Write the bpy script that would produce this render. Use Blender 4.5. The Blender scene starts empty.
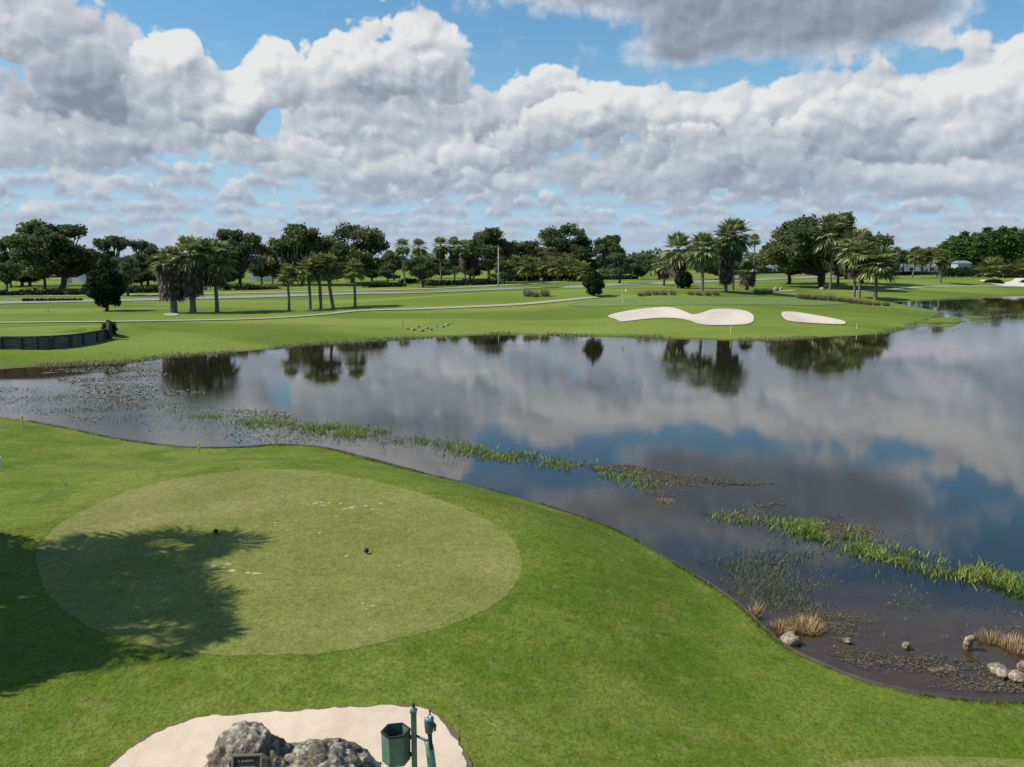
# Golf course by a lake under a cumulus sky: everything is built in code.
import bpy, bmesh, math, random
import numpy as np
from mathutils import Vector, Matrix, geometry

random.seed(7)
SC = bpy.context.scene
COL = SC.collection
F, CX, CY = 852.0, 512.0, 383.5
HORIZON = 262.0
PITCH = math.atan((CY - HORIZON) / F)
HC = 7.6                                  # camera height over the lake

# ------------------------------------------------------------------ camera
cam_d = bpy.data.cameras.new('camera')
cam_d.sensor_width = 36.0
cam_d.lens = F / 1024.0 * 36.0
cam_d.clip_start = 0.1
cam_d.clip_end = 20000.0
cam = bpy.data.objects.new('camera', cam_d)
cam.location = (0, 0, HC)
cam.rotation_euler = (math.pi / 2 - PITCH, 0, 0)
COL.objects.link(cam)
SC.camera = cam
SC.render.resolution_x, SC.render.resolution_y = 1024, 767

SC.view_settings.view_transform = 'Standard'
SC.view_settings.look = 'None'
SC.view_settings.exposure = 0.22
SC.view_settings.gamma = 1.0
SC.view_settings.use_curve_mapping = False
SC.cycles.use_denoising = True
SC.cycles.max_bounces = 6
SC.cycles.diffuse_bounces = 2
SC.cycles.glossy_bounces = 3
SC.cycles.transmission_bounces = 4
SC.cycles.transparent_max_bounces = 8
SC.cycles.use_adaptive_sampling = True
SC.cycles.adaptive_threshold = 0.02
SC.cycles.sample_clamp_indirect = 4.0
SC.cycles.caustics_reflective = False
SC.cycles.caustics_refractive = False

_cp, _sp = math.cos(PITCH), math.sin(PITCH)
def ray(px, py):
    """Direction of the line of sight through a place in the photograph."""
    xc, yc = (px - CX) / F, (CY - py) / F
    return np.array([xc, _cp + yc * _sp, -_sp + yc * _cp])
def azel(px, py):
    d = ray(px, py)
    return math.atan2(d[0], d[1]), math.atan2(d[2], math.hypot(d[0], d[1]))
def flat(px, py, z):
    """Where that line of sight meets the level z."""
    d = ray(px, py)
    t = (z - HC) / d[2]
    return d[0] * t, d[1] * t

# ------------------------------------------------------------------ node helpers
class NT:
    """Small helper to wire shader nodes."""
    def __init__(self, tree):
        self.t = tree
    def n(self, kind, _in=None, **props):
        nd = self.t.nodes.new(kind)
        for k, v in props.items():
            setattr(nd, k, v)
        if _in:
            for k, v in _in.items():
                s = nd.inputs[k]
                if isinstance(v, bpy.types.NodeSocket):
                    self.t.links.new(v, s)
                else:
                    s.default_value = v
        return nd
    def link(self, a, b):
        self.t.links.new(a, b)
    def m(self, op, a, b=None, c=None, clamp=False):
        d = {0: a}
        if b is not None: d[1] = b
        if c is not None: d[2] = c
        return self.n('ShaderNodeMath', d, operation=op, use_clamp=clamp).outputs[0]
    def v(self, op, a, b=None, c=None):
        d = {0: a}
        if b is not None: d[1] = b
        if c is not None: d[2] = c
        nd = self.n('ShaderNodeVectorMath', d, operation=op)
        return nd.outputs['Value'] if op in ('DOT_PRODUCT', 'LENGTH', 'DISTANCE') else nd.outputs[0]
    def ss(self, x, lo, hi, a=0.0, b=1.0, kind='SMOOTHSTEP'):
        nd = self.n('ShaderNodeMapRange', {'Value': x, 'From Min': lo, 'From Max': hi, 'To Min': a, 'To Max': b}, interpolation_type=kind)
        return nd.outputs[0]
    def mix(self, f, a, b, blend='MIX'):
        nd = self.n('ShaderNodeMix', data_type='RGBA', blend_type=blend, clamp_factor=True)
        for k, v in ((0, f), (6, a), (7, b)):
            s = nd.inputs[k]
            if isinstance(v, bpy.types.NodeSocket): self.t.links.new(v, s)
            elif k == 0: s.default_value = v
            else: s.default_value = (*v[:3], 1.0)
        return nd.outputs[2]
    def noise(self, vec, scale, detail=4.0, rough=0.5, dims='3D', dist=0.0, col=False):
        nd = self.n('ShaderNodeTexNoise', {'Vector': vec, 'Scale': scale, 'Detail': detail, 'Roughness': rough, 'Distortion': dist}, noise_dimensions=dims)
        return nd.outputs[1 if col else 0]

def material(name, build):
    m = bpy.data.materials.new(name)
    m.use_nodes = True
    t = m.node_tree
    t.nodes.clear()
    nt = NT(t)
    out = nt.n('ShaderNodeOutputMaterial')
    build(nt, out)
    return m
def principled(nt, out, **kw):
    bs = nt.n('ShaderNodeBsdfPrincipled', kw.pop('_in', None))
    nt.link(bs.outputs[0], out.inputs['Surface'])
    return bs

# ------------------------------------------------------------------ object helpers
def tag(o, label=None, cat=None, group=None, kind=None):
    if label: o['label'] = label
    if cat: o['category'] = cat
    if group: o['group'] = group
    if kind: o['kind'] = kind
    return o
def empty(name, loc, rz=0.0, scale=None):
    o = bpy.data.objects.new(name, None)
    o.empty_display_size = 0.3
    o.location = loc
    o.rotation_euler = (0, 0, rz)
    if scale is not None: o.scale = scale
    COL.objects.link(o)
    return o
def link_mesh(name, me, parent=None, mat=None):
    o = bpy.data.objects.new(name, me)
    COL.objects.link(o)
    if parent is not None: o.parent = parent
    if mat is not None and not me.materials: me.materials.append(mat)
    return o
def np_mesh(name, verts, faces, mat=None, smooth=False):
    """verts (N,3), faces (M,3) or (M,4) as arrays."""
    me = bpy.data.meshes.new(name)
    verts = np.asarray(verts, dtype=np.float32)
    faces = np.asarray(faces, dtype=np.int32)
    k = faces.shape[1]
    me.vertices.add(len(verts))
    me.vertices.foreach_set('co', verts.ravel())
    me.loops.add(faces.size)
    me.loops.foreach_set('vertex_index', faces.ravel())
    me.polygons.add(len(faces))
    me.polygons.foreach_set('loop_start', np.arange(0, faces.size, k, dtype=np.int32))
    me.update(calc_edges=True)
    if smooth:
        me.polygons.foreach_set('use_smooth', np.ones(len(faces), dtype=bool))
    if mat is not None: me.materials.append(mat)
    return me
class MB:
    """Collects simple shapes into one bmesh."""
    def __init__(self):
        self.bm = bmesh.new()
    def box(self, c, s, rot=None, bevel=0.0):
        r = bmesh.ops.create_cube(self.bm, size=1.0)
        M = Matrix.Translation(Vector(c)) @ (rot.to_4x4() if rot is not None else Matrix()) @ Matrix.Diagonal((*s, 1))
        bmesh.ops.transform(self.bm, matrix=M, verts=r['verts'])
        if bevel > 0:
            ed = list({e for v in r['verts'] for e in v.link_edges})
            bmesh.ops.bevel(self.bm, geom=ed, offset=bevel, segments=2, profile=0.6, affect='EDGES')
        return self
    def tube(self, pts, radii, seg=8, caps=True, phase=0.0):
        pts = [Vector(p) for p in pts]
        rings = []
        up = None
        for i, p in enumerate(pts):
            a = pts[max(i - 1, 0)]
            b = pts[min(i + 1, len(pts) - 1)]
            d = (b - a).normalized()
            if up is None:
                up = Vector((1, 0, 0)) if abs(d.x) < 0.9 else Vector((0, 1, 0))
            s = d.cross(up).normalized()
            up = s.cross(d).normalized()
            ring = []
            for k in range(seg):
                t = 2 * math.pi * k / seg + phase
                ring.append(self.bm.verts.new(p + (s * math.cos(t) + up * math.sin(t)) * radii[i]))
            rings.append(ring)
        for a, b in zip(rings, rings[1:]):
            for k in range(seg):
                self.bm.faces.new((a[k], a[(k + 1) % seg], b[(k + 1) % seg], b[k]))
        if caps:
            self.bm.faces.new(list(reversed(rings[0])))
            self.bm.faces.new(rings[-1])
        return self
    def mesh(self, name, mat=None, smooth=False):
        bmesh.ops.recalc_face_normals(self.bm, faces=self.bm.faces)
        me = bpy.data.meshes.new(name)
        self.bm.to_mesh(me)
        self.bm.free()
        if smooth:
            for p in me.polygons: p.use_smooth = True
        if mat is not None: me.materials.append(mat)
        return me
    def build(self, name, mat, parent=None, smooth=False):
        return link_mesh(name, self.mesh(name, mat, smooth), parent)
# ------------------------------------------------------------------ sun and sky
SUN_EL, SUN_AZ = math.radians(47), math.radians(-94)      # azimuth from +Y towards +X
sun_dir = Vector((math.sin(SUN_AZ) * math.cos(SUN_EL), math.cos(SUN_AZ) * math.cos(SUN_EL), math.sin(SUN_EL)))
sl = bpy.data.lights.new('sun', 'SUN')
sl.energy = 4.6
sl.angle = math.radians(0.5)
sl.color = (1.0, 0.94, 0.84)
sun = bpy.data.objects.new('sun', sl)
sun.rotation_euler = (-sun_dir).to_track_quat('-Z', 'Y').to_euler()
sun.location = (-60, 0, 80)
COL.objects.link(sun)

world = bpy.data.worlds.new('World')
SC.world = world
world.use_nodes = True
wt = world.node_tree
wt.nodes.clear()
SKY_STRENGTH = 0.112
CLEAR = 1.0

def macro_group(name, blobs):
    """Sum of soft blobs on the sky dome, each at its azimuth and elevation: (px, py, rx, ry, weight)."""
    g = bpy.data.node_groups.new(name, 'ShaderNodeTree')
    g.interface.new_socket('P', in_out='INPUT', socket_type='NodeSocketVector')
    g.interface.new_socket('D', in_out='OUTPUT', socket_type='NodeSocketFloat')
    nt = NT(g)
    gi, go = nt.n('NodeGroupInput'), nt.n('NodeGroupOutput')
    acc = 0.0
    for (px, py, rx, ry, w) in blobs:
        a, e = azel(px, py)
        e = abs(e)                    # a place on the lake stands for the sky it mirrors
        a, e = a * 8.52, e * 8.52
        sx, sy = 100.0 / rx, 100.0 / ry
        q = nt.v('MULTIPLY_ADD', gi.outputs[0], (sx, sy, 0), (-a * sx, -e * sy, 0))
        d = nt.v('DOT_PRODUCT', q, q)
        ex = nt.m('POWER', 0.36788, d)
        acc = nt.m('MULTIPLY_ADD', ex, w, acc)
    nt.link(acc, go.inputs[0])
    return g

# the big clouds stand as soft heaps at their places (+), with notches (-) where blue shows
GAPS = [(215, 14, 110, 20, -0.6), (230, 60, 13, 22, -0.6), (560, 30, 80, 34, -0.6), (480, 498, 90, 16, -0.8), (975, 505, 50, 34, -0.9), (610, 450, 40, 14, -0.4), (900, 560, 120, 26, -0.5), (222, 45, 18, 24, -0.5), (268, 124, 13, 20, -0.7), (205, 182, 60, 16, -0.9), (158, 156, 34, 9, -0.7), (15, 74, 26, 9, -0.9), (5, 180, 26, 12, -0.6),
    (492, 78, 14, 30, -0.4), (705, 84, 30, 12, -0.8), (640, 78, 30, 14, -0.4), (935, 60, 38, 9, -0.8), (800, 68, 80, 8, -0.3)]
HEAPS = [
  [   # behind: the long broken bank
    (30, 10, 60, 36, 0.8), (120, 60, 60, 40, 0.7), (215, 110, 40, 26, 0.6), (80, 150, 110, 28, 0.6), (112, 130, 50, 36, 0.7), (240, 165, 60, 20, 0.3), (320, 90, 70, 50, 0.8), (400, 150, 120, 40, 0.7),
    (540, 85, 46, 34, 0.8), (470, 120, 60, 40, 0.6), (620, 100, 60, 36, 0.8), (720, 120, 70, 40, 0.8), (820, 105, 90, 45, 0.8), (930, 90, 60, 40, 0.7), (1010, 60, 46, 40, 0.8), (600, 165, 200, 36, 0.6), (900, 160, 140, 40, 0.7),
    (1100, 100, 90, 90, 0.8), (-80, 90, 100, 90, 0.8), (300, -190, 180, 70, 0.7), (760, -360, 220, 70, 0.7), (480, -420, 160, 70, 0.6)] + GAPS,
  [   # between: the bright towers
    (170, 75, 42, 36, 0.9), (225, 125, 36, 26, 0.8), (178, 46, 26, 20, 0.8), (232, 92, 26, 24, 0.8), (256, 100, 18, 20, 0.6), (150, 118, 60, 26, 0.7), (405, 22, 44, 34, 0.9), (440, 52, 36, 32, 0.8), (350, 55, 30, 26, 0.8), (395, 78, 70, 22, 0.8), (278, 58, 34, 28, 0.9), (290, 95, 34, 26, 0.6),
    (600, 100, 40, 28, 0.9), (655, 122, 46, 22, 0.8), (560, 120, 40, 20, 0.7), (800, 130, 60, 30, 0.8), (870, 110, 40, 30, 0.7), (985, 95, 44, 36, 0.9), (960, 140, 50, 22, 0.6), (300, 150, 60, 20, 0.6), (470, 150, 50, 24, 0.7),
    (20, 120, 50, 24, 0.7), (700, 165, 60, 20, 0.6), (1090, 90, 60, 60, 0.8)] + GAPS,
  [   # in front: the grey ones
    (50, 50, 50, 36, 0.9), (105, 85, 50, 30, 0.8), (30, 90, 60, 20, 0.6), (200, 142, 70, 16, 0.9), (340, 172, 80, 14, 0.9), (420, 165, 60, 16, 0.7), (345, 128, 40, 16, 0.6),
    (740, 155, 70, 18, 0.9), (640, 178, 70, 14, 0.7), (880, 176, 80, 16, 0.9), (1000, 180, 60, 16, 0.8), (520, 182, 50, 12, 0.7), (60, 178, 70, 14, 0.8), (720, 96, 50, 14, 0.7)],
]
# the low dark sheet over the upper right
SHEET = [(810, 22, 140, 36, 1.1), (900, 8, 70, 24, 0.5), (700, 20, 60, 30, 0.6), (600, -10, 90, 18, 0.9), (678, 44, 26, 20, 0.7), (820, -30, 130, 30, 0.6), (985, 14, 30, 20, -0.5)]
# broad light (+) and dark (-) inside the heaps
SHADES = [
    (70, 70, 50, 42, -0.55), (150, 108, 70, 22, -0.25), (225, 142, 50, 16, -0.30), (200, 75, 50, 40, 0.20), (30, 20, 40, 30, 0.10), (150, 60, 40, 26, 0.2),
    (410, 40, 70, 50, 0.22), (395, 96, 60, 12, -0.25), (350, 180, 80, 18, -0.32), (285, 55, 40, 30, 0.25), (440, 110, 60, 30, -0.08),
    (600, 105, 60, 35, 0.15), (540, 150, 80, 30, -0.12), (720, 160, 120, 30, -0.22), (850, 130, 90, 30, -0.15), (780, 100, 40, 20, 0.1),
    (960, 95, 60, 45, 0.22), (890, 185, 130, 20, -0.25), (620, 190, 120, 22, -0.15),
]
G_M = [macro_group('cloud_layout', h) for h in HEAPS]
G_H = macro_group('cloud_sheet', SHEET)
G_S = macro_group('cloud_shade', SHADES)

def dome(nt, vec, scale, sy, ox, oy):
    d = nt.n('ShaderNodeTexVoronoi', {'Vector': nt.v('MULTIPLY_ADD', vec, (scale, scale * sy, 0), (ox, oy, 0)), 'Scale': 1.0, 'Randomness': 1.0},
             voronoi_dimensions='2D', feature='F1').outputs['Distance']
    return nt.m('MULTIPLY', d, d)

def puff_group():
    """Heaped round puffs: a big dome carrying smaller ones."""
    g = bpy.data.node_groups.new('cloud_puffs', 'ShaderNodeTree')
    g.interface.new_socket('P', in_out='INPUT', socket_type='NodeSocketVector')
    g.interface.new_socket('D', in_out='OUTPUT', socket_type='NodeSocketFloat')
    nt = NT(g)
    gi, go = nt.n('NodeGroupInput'), nt.n('NodeGroupOutput')
    P = gi.outputs[0]
    w = nt.noise(P, 3.0, 3.0, 0.55, '2D', col=True)
    Pw = nt.v('MULTIPLY_ADD', nt.v('SUBTRACT', w, (0.5, 0.5, 0.5)), (0.20, 0.16, 0), P)
    d = nt.m('MULTIPLY', dome(nt, Pw, 2.5, 1.25, 0.0, 0.4), -0.76)
    d = nt.m('MULTIPLY_ADD', dome(nt, Pw, 5.6, 1.2, 3.3, 1.2), -0.36, d)
    d = nt.m('MULTIPLY_ADD', dome(nt, Pw, 12.5, 1.15, 7.1, 5.2), -0.13, d)
    d = nt.m('ADD', d, 0.40)
    d = nt.m('MULTIPLY_ADD', nt.m('SUBTRACT', nt.noise(nt.v('MULTIPLY', P, (1.0, 1.5, 0)), 1.5, 3.0, 0.55, '2D'), 0.5), 0.9, d)
    nt.link(d, go.inputs[0])
    return g
G_P = puff_group()

def row_group():
    """One far row of flat-based cumulus. Inputs say where its base stands, how tall and how wide its heaps are."""
    g = bpy.data.node_groups.new('cloud_row', 'ShaderNodeTree')
    g.interface.new_socket('P', in_out='INPUT', socket_type='NodeSocketVector')
    for k in ('Base', 'Tall', 'Wide', 'Cover', 'Seed'):
        g.interface.new_socket(k, in_out='INPUT', socket_type='NodeSocketFloat')
    g.interface.new_socket('Alpha', in_out='OUTPUT', socket_type='NodeSocketFloat')
    g.interface.new_socket('Light', in_out='OUTPUT', socket_type='NodeSocketFloat')
    nt = NT(g)
    gi, go = nt.n('NodeGroupInput'), nt.n('NodeGroupOutput')
    P, Base, Tall, Wide, Cover, Seed = gi.outputs[:6]
    sp = nt.n('ShaderNodeSeparateXYZ', {0: P})
    x = nt.m('MULTIPLY_ADD', nt.m('DIVIDE', sp.outputs[0], Wide), 1.0, Seed)
    yb = nt.m('SUBTRACT', sp.outputs[1], Base)
    wob = nt.n('ShaderNodeTexNoise', {'W': nt.m('MULTIPLY', x, 0.9), 'Scale': 1.0, 'Detail': 3.0, 'Roughness': 0.6}, noise_dimensions='1D').outputs[0]
    y = nt.m('DIVIDE', nt.m('MULTIPLY_ADD', nt.m('SUBTRACT', wob, 0.5), nt.m('MULTIPLY', Tall, 0.9), yb), Tall)
    n1 = nt.n('ShaderNodeTexNoise', {'W': x, 'Scale': 1.0, 'Detail': 2.0, 'Roughness': 0.5}, noise_dimensions='1D').outputs[0]
    T = nt.m('MULTIPLY', nt.m('ADD', nt.m('SUBTRACT', n1, 0.5), Cover), 2.6)
    q = nt.n('ShaderNodeCombineXYZ', {0: x, 1: nt.m('MULTIPLY', y, nt.m('DIVIDE', nt.m('MULTIPLY', Tall, 1.25), Wide)), 2: 0.0}).outputs[0]
    def puffs(v):
        d = nt.m('MULTIPLY', dome(nt, v, 2.2, 1.0, 0.3, 0.7), -0.9)
        return nt.m('MULTIPLY_ADD', dome(nt, v, 5.6, 1.0, 3.1, 2.7), -0.45, d)
    wq = nt.noise(q, 3.0, 4.0, 0.6, '2D', col=True)
    qw = nt.v('MULTIPLY_ADD', nt.v('SUBTRACT', wq, (0.5, 0.5, 0.5)), (0.35, 0.35, 0), q)
    b0 = puffs(qw)
    b1 = puffs(nt.v('ADD', qw, (-0.07, 0.09, 0)))
    f = nt.m('ADD', nt.m('SUBTRACT', T, y), nt.m('MULTIPLY_ADD', b0, 1.3, 0.45))
    a_top = nt.ss(f, 0.0, 0.38)
    a_bot = nt.ss(nt.m('MULTIPLY_ADD', b0, -0.12, y), -0.35, 0.25)
    nt.link(nt.m('MULTIPLY', a_top, a_bot), go.inputs[0])
    lit = nt.ss(y, -0.15, 1.0)
    edge = nt.ss(f, 0.0, 0.9, 0.30, 0.0)
    L = nt.m('MULTIPLY_ADD', nt.m('SUBTRACT', b0, b1), 0.9, nt.m('MULTIPLY_ADD', lit, 0.72, 0.16))
    L = nt.m('ADD', L, edge)
    nt.link(L, go.inputs[1])
    return g
G_R = row_group()

nt = NT(wt)
tc = nt.n('ShaderNodeTexCoord').outputs['Generated']
dirn = nt.v('NORMALIZE', tc)
sx = nt.n('ShaderNodeSeparateXYZ', {0: dirn})
az = nt.m('ARCTAN2', sx.outputs[0], sx.outputs[1])
el = nt.m('ARCSINE', sx.outputs[2])
P = nt.v('SCALE', nt.n('ShaderNodeCombineXYZ', {0: az, 1: el, 2: 0.0}).outputs[0])
P.node.inputs['Scale'].default_value = 8.52
def grp(g, p, **kw):
    nd = nt.n('ShaderNodeGroup')
    nd.node_tree = g
    nt.link(p, nd.inputs[0])
    for k, v in kw.items(): nd.inputs[k].default_value = v
    return nd.outputs
eln = nt.n('ShaderNodeSeparateXYZ', {0: P}).outputs[1]
sky = nt.n('ShaderNodeTexSky', sky_type='NISHITA', sun_disc=False, sun_elevation=SUN_EL, sun_rotation=SUN_AZ, altitude=0.0, air_density=1.0, dust_density=0.5, ozone_density=3.0)
CSTEPS = [(0.0, (0.200, 0.238, 0.300)), (0.36, (0.318, 0.362, 0.430)), (0.68, (0.490, 0.522, 0.570)), (1.0, (0.68, 0.685, 0.685))]
def cloud_colour(L, haze):
    ramp = nt.n('ShaderNodeValToRGB', {0: L})
    cr = ramp.color_ramp
    cr.elements[0].position, cr.elements[0].color = CSTEPS[0][0], (*CSTEPS[0][1], 1)
    cr.elements[1].position, cr.elements[1].color = CSTEPS[-1][0], (*CSTEPS[-1][1], 1)
    for p_, c_ in CSTEPS[1:-1]:
        e = cr.elements.new(p_); e.color = (*c_, 1)
    return nt.mix(haze, ramp.outputs[0], (0.37, 0.455, 0.56))
# clear air: the Nishita sky, paler at the horizon
acc = nt.v('SCALE', sky.outputs[0])
acc.node.inputs['Scale'].default_value = SKY_STRENGTH * CLEAR
acc = nt.mix(1.0, acc, (0.70, 0.99, 1.02), 'MULTIPLY')
acc = nt.mix(nt.ss(eln, 0.2, 2.2, 0.85, 0.0), acc, (0.34, 0.49, 0.66))
ROWS = [(0.06, 0.06, 0.40, 0.30, 91.0, 0.92),   # base, tall, wide, cover, seed, haze
    (0.10, 0.10, 0.45, 0.30, 3.0, 0.88), (0.18, 0.11, 0.50, 0.30, 11.0, 0.80), (0.26, 0.13, 0.45, 0.28, 71.0, 0.70), (0.35, 0.13, 0.45, 0.24, 23.0, 0.60), (0.45, 0.15, 0.50, 0.20, 31.0, 0.50),
    (0.56, 0.18, 0.55, 0.20, 47.0, 0.40), (0.68, 0.21, 0.62, 0.17, 83.0, 0.32), (0.82, 0.25, 0.72, 0.15, 59.0, 0.25), (0.98, 0.28, 0.80, 0.12, 67.0, 0.12)]
for (b_, t_, w_, c_, s_, h_) in ROWS:
    o = grp(G_R, P, Base=b_, Tall=t_, Wide=w_, Cover=c_, Seed=s_)
    acc = nt.mix(o[0], acc, cloud_colour(o[1], h_))
# the big heaps
fine = nt.noise(P, 7.0, 6.0, 0.6, '2D')
fine = nt.m('MULTIPLY', nt.m('SUBTRACT', fine, 0.5), 0.5)
S0 = grp(G_S, P)[0]
for k, (off, cut, gain, lift) in enumerate([((0, 0, 0), 0.50, 0.74, 0.49), ((4.4, 2.7, 0), 0.52, 0.82, 0.54), ((9.1, 6.2, 0), 0.54, 0.74, 0.43)]):
    Pk = nt.v('ADD', P, off)
    M0 = grp(G_M[k], P)[0]
    D0 = grp(G_P, Pk)[0]
    Da = grp(G_M[k], nt.v('ADD', P, (-0.12, 0.20, 0)))[0]
    Db = grp(G_P, nt.v('ADD', Pk, (-0.05, 0.07, 0)))[0]
    D = nt.m('ADD', nt.m('ADD', M0, D0), nt.m('SUBTRACT', fine, cut))
    alpha = nt.ss(D, -0.03, (0.24, 0.22, 0.38)[k])
    L = nt.m('MULTIPLY_ADD', nt.m('SUBTRACT', M0, Da), 0.50, lift)
    L = nt.m('MULTIPLY_ADD', nt.m('SUBTRACT', D0, Db), gain, L)
    L = nt.m('MULTIPLY_ADD', S0, 0.55, L)
    L = nt.m('MULTIPLY_ADD', fine, 0.40, L)
    L = nt.m('ADD', L, nt.ss(D, 0.0, 0.6, 0.14, -0.04))
    acc = nt.mix(alpha, acc, cloud_colour(L, nt.ss(eln, 0.5, 1.4, 0.30, 0.0)))
    if k == 0: Dsheet, Bsheet = D0, Db
D0, Db = Dsheet, Bsheet
# the dark sheet
H0 = grp(G_H, P)[0]
Dh = nt.m('ADD', nt.m('MULTIPLY_ADD', D0, 0.85, H0), nt.m('SUBTRACT', fine, 0.34))
ah = nt.ss(Dh, -0.10, 0.75)
Lh = nt.ss(H0, 0.2, 1.3, 0.86, 0.12)
Lh = nt.m('MULTIPLY_ADD', nt.m('SUBTRACT', D0, Db), 0.45, Lh)
Lh = nt.m('MULTIPLY_ADD', fine, 0.4, Lh)
acc = nt.mix(ah, acc, cloud_colour(Lh, 0.0))
bg = nt.n('ShaderNodeBackground', {'Color': acc, 'Strength': 1.0})
wo = nt.n('ShaderNodeOutputWorld')
nt.link(bg.outputs[0], wo.inputs['Surface'])
world.cycles.sampling_method = 'NONE'
# ------------------------------------------------------------------ the lie of the land
rng = np.random.default_rng(11)
def smooth01(x): 
    x = np.clip(x, 0, 1)
    return x * x * (3 - 2 * x)
def spline(pts, n=6, closed=False):
    """Catmull-Rom through 2-D points."""
    P_ = [np.array(p, float) for p in pts]
    out = []
    N = len(P_)
    for i in range(N if closed else N - 1):
        g = lambda k: P_[k % N] if closed else P_[min(max(k, 0), N - 1)]
        p0, p1, p2, p3 = g(i - 1), g(i), g(i + 1), g(i + 2)
        for j in range(n):
            t = j / n
            out.append(0.5 * ((2 * p1) + (-p0 + p2) * t + (2 * p0 - 5 * p1 + 4 * p2 - p3) * t * t + (-p0 + 3 * p1 - 3 * p2 + p3) * t ** 3))
    if not closed: out.append(P_[-1])
    return np.array(out)

EDGE_Z = 0.28                                # top of the timber edging along the near bank
near_px = [(-420, 402), (-200, 404), (-60, 409), (0, 416), (50, 424), (113, 437), (160, 444), (199, 447), (239, 446.5), (283, 444), (316, 446), (339, 450), (400, 466), (460, 483), (552, 509), (612, 528), (667, 558),
           (730, 596), (782, 642), (820, 661), (865, 679), (925, 693), (977, 699), (1024, 701), (1120, 703), (1300, 700)]
near_w = spline([flat(x, y, EDGE_Z) for x, y in near_px], 5)
near_w = np.vstack([near_w, [(26, 14.0), (45, 14.0), (80, 20)]])
far_px = [(-700, 372), (-420, 374), (-200, 377), (-60, 374), (0, 369), (62, 365), (125, 362.5), (162, 357.5), (200, 354.5), (255, 350.5), (306, 345), (356, 341.5), (396, 339.5), (456, 335.5), (511, 333.5), (537, 334.5), (607, 336.5), (662, 337.5), (715, 339),
          (768, 340), (818, 337.5), (878, 334), (905, 328), (930, 320), (943, 313), (928, 309), (908, 305.5), (893, 302.5), (897, 300.7), (928, 299.6), (968, 297), (1023, 294), (1080, 292.5), (1160, 293), (1300, 296)]
far_w = spline([flat(x, y, 0.0) for x, y in far_px], 4)
far_w = np.vstack([far_w, [(200, 150), (150, 60)]])
lake = np.vstack([near_w, far_w[::-1], ])
n_near = len(near_w)

def seg_dist(px, py, poly, closed):
    """Distance from each point to a polyline."""
    a = poly
    b = np.roll(poly, -1, axis=0) if closed else poly[1:]
    if not closed: a = poly[:-1]
    best = np.full(px.shape, 1e18)
    for (ax, ay), (bx, by) in zip(a, b):
        dx, dy = bx - ax, by - ay
        L2 = dx * dx + dy * dy + 1e-12
        t = np.clip(((px - ax) * dx + (py - ay) * dy) / L2, 0, 1)
        d = (px - ax - t * dx) ** 2 + (py - ay - t * dy) ** 2
        np.minimum(best, d, out=best)
    return np.sqrt(best)
def inside(px, py, poly):
    r = np.zeros(px.shape, bool)
    x0, y0 = poly[-1]
    for x1, y1 in poly:
        c = (y1 > py) != (y0 > py)
        with np.errstate(divide='ignore', invalid='ignore'):
            xi = (x0 - x1) * (py - y1) / (y0 - y1 + 1e-15) + x1
        r ^= c & (px < xi)
        x0, y0 = x1, y1
    return r
def vnoise(x, y, seed=0):
    """Smooth value noise in [-1, 1]."""
    xi, yi = np.floor(x), np.floor(y)
    fx, fy = x - xi, y - yi
    fx, fy = fx * fx * (3 - 2 * fx), fy * fy * (3 - 2 * fy)
    def h(a, b):
        v = np.sin(a * 127.1 + b * 311.7 + seed * 74.7) * 43758.5453
        return (v - np.floor(v)) * 2 - 1
    return (h(xi, yi) * (1 - fx) + h(xi + 1, yi) * fx) * (1 - fy) + (h(xi, yi + 1) * (1 - fx) + h(xi + 1, yi + 1) * fx) * fy
def fbm(x, y, o=4, seed=0):
    s, a = 0, 1.0
    for k in range(o):
        s = s + a * vnoise(x * 2 ** k, y * 2 ** k, seed + k)
        a *= 0.5
    return s

TEE_Z = 1.05
tee_px = [(38, 565), (37, 553), (53, 529), (80, 513), (116, 496), (166, 481), (216, 473), (282, 469), (333, 474), (399, 487), (466, 510), (509, 536), (522, 559), (517, 583), (492, 606), (449, 626), (399, 639), (333, 652), (265, 656), (173, 651), (133, 643), (83, 624), (50, 598), (42, 580)]
tee_w = spline([flat(x, y, TEE_Z) for x, y in tee_px], 5, closed=True)
# the raised tee behind the timber bulkhead on the far left
bulk_px = [(-150, 352), (-60, 352), (0, 350.5), (40, 350), (75, 347.5), (108, 341.5)]
bulk_w = spline([flat(x, y, 0.62) for x, y in bulk_px], 5)
plat_w = np.vstack([bulk_w, [(bulk_w[-1][0] + 2.0, bulk_w[-1][1] + 5.0), (bulk_w[-1][0] - 1.0, bulk_w[-1][1] + 11.0), (bulk_w[0][0], bulk_w[0][1] + 12.0)]])

# shallow mud flats near the right-hand bank (where, half widths, rise)
mud_spots = [(880, 655, 4.5, 1.6, 0.2), (980, 650, 4.0, 2.2, 0.2), (760, 625, 1.6, 1.2, 0.08), (900, 600, 5.0, 2.2, 0.07), (800, 650, 1.6, 0.8, 0.18), (850, 646, 1.8, 0.9, 0.18), (905, 650, 1.6, 0.7, 0.18), (960, 660, 1.2, 1.0, 0.20), (1000, 672, 1.3, 0.6, 0.2), (1010, 640, 2.2, 1.2, 0.16), (900, 676, 1.2, 0.35, 0.20), (960, 684, 1.4, 0.4, 0.2), (1060, 660, 2.0, 1.2, 0.2), (840, 664, 1.0, 0.35, 0.2), (930, 620, 3.0, 1.2, 0.08)]
mud_w = [(*flat(x, y, 0), rx, ry, h) for x, y, rx, ry, h in mud_spots]
islet_w = [(*flat(955, 321, 0), 6.0, 4.0, 0.55), (*flat(925, 326, 0), 5.0, 2.6, 0.40), (*flat(985, 317, 0), 5.0, 3.0, 0.40)]
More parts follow.
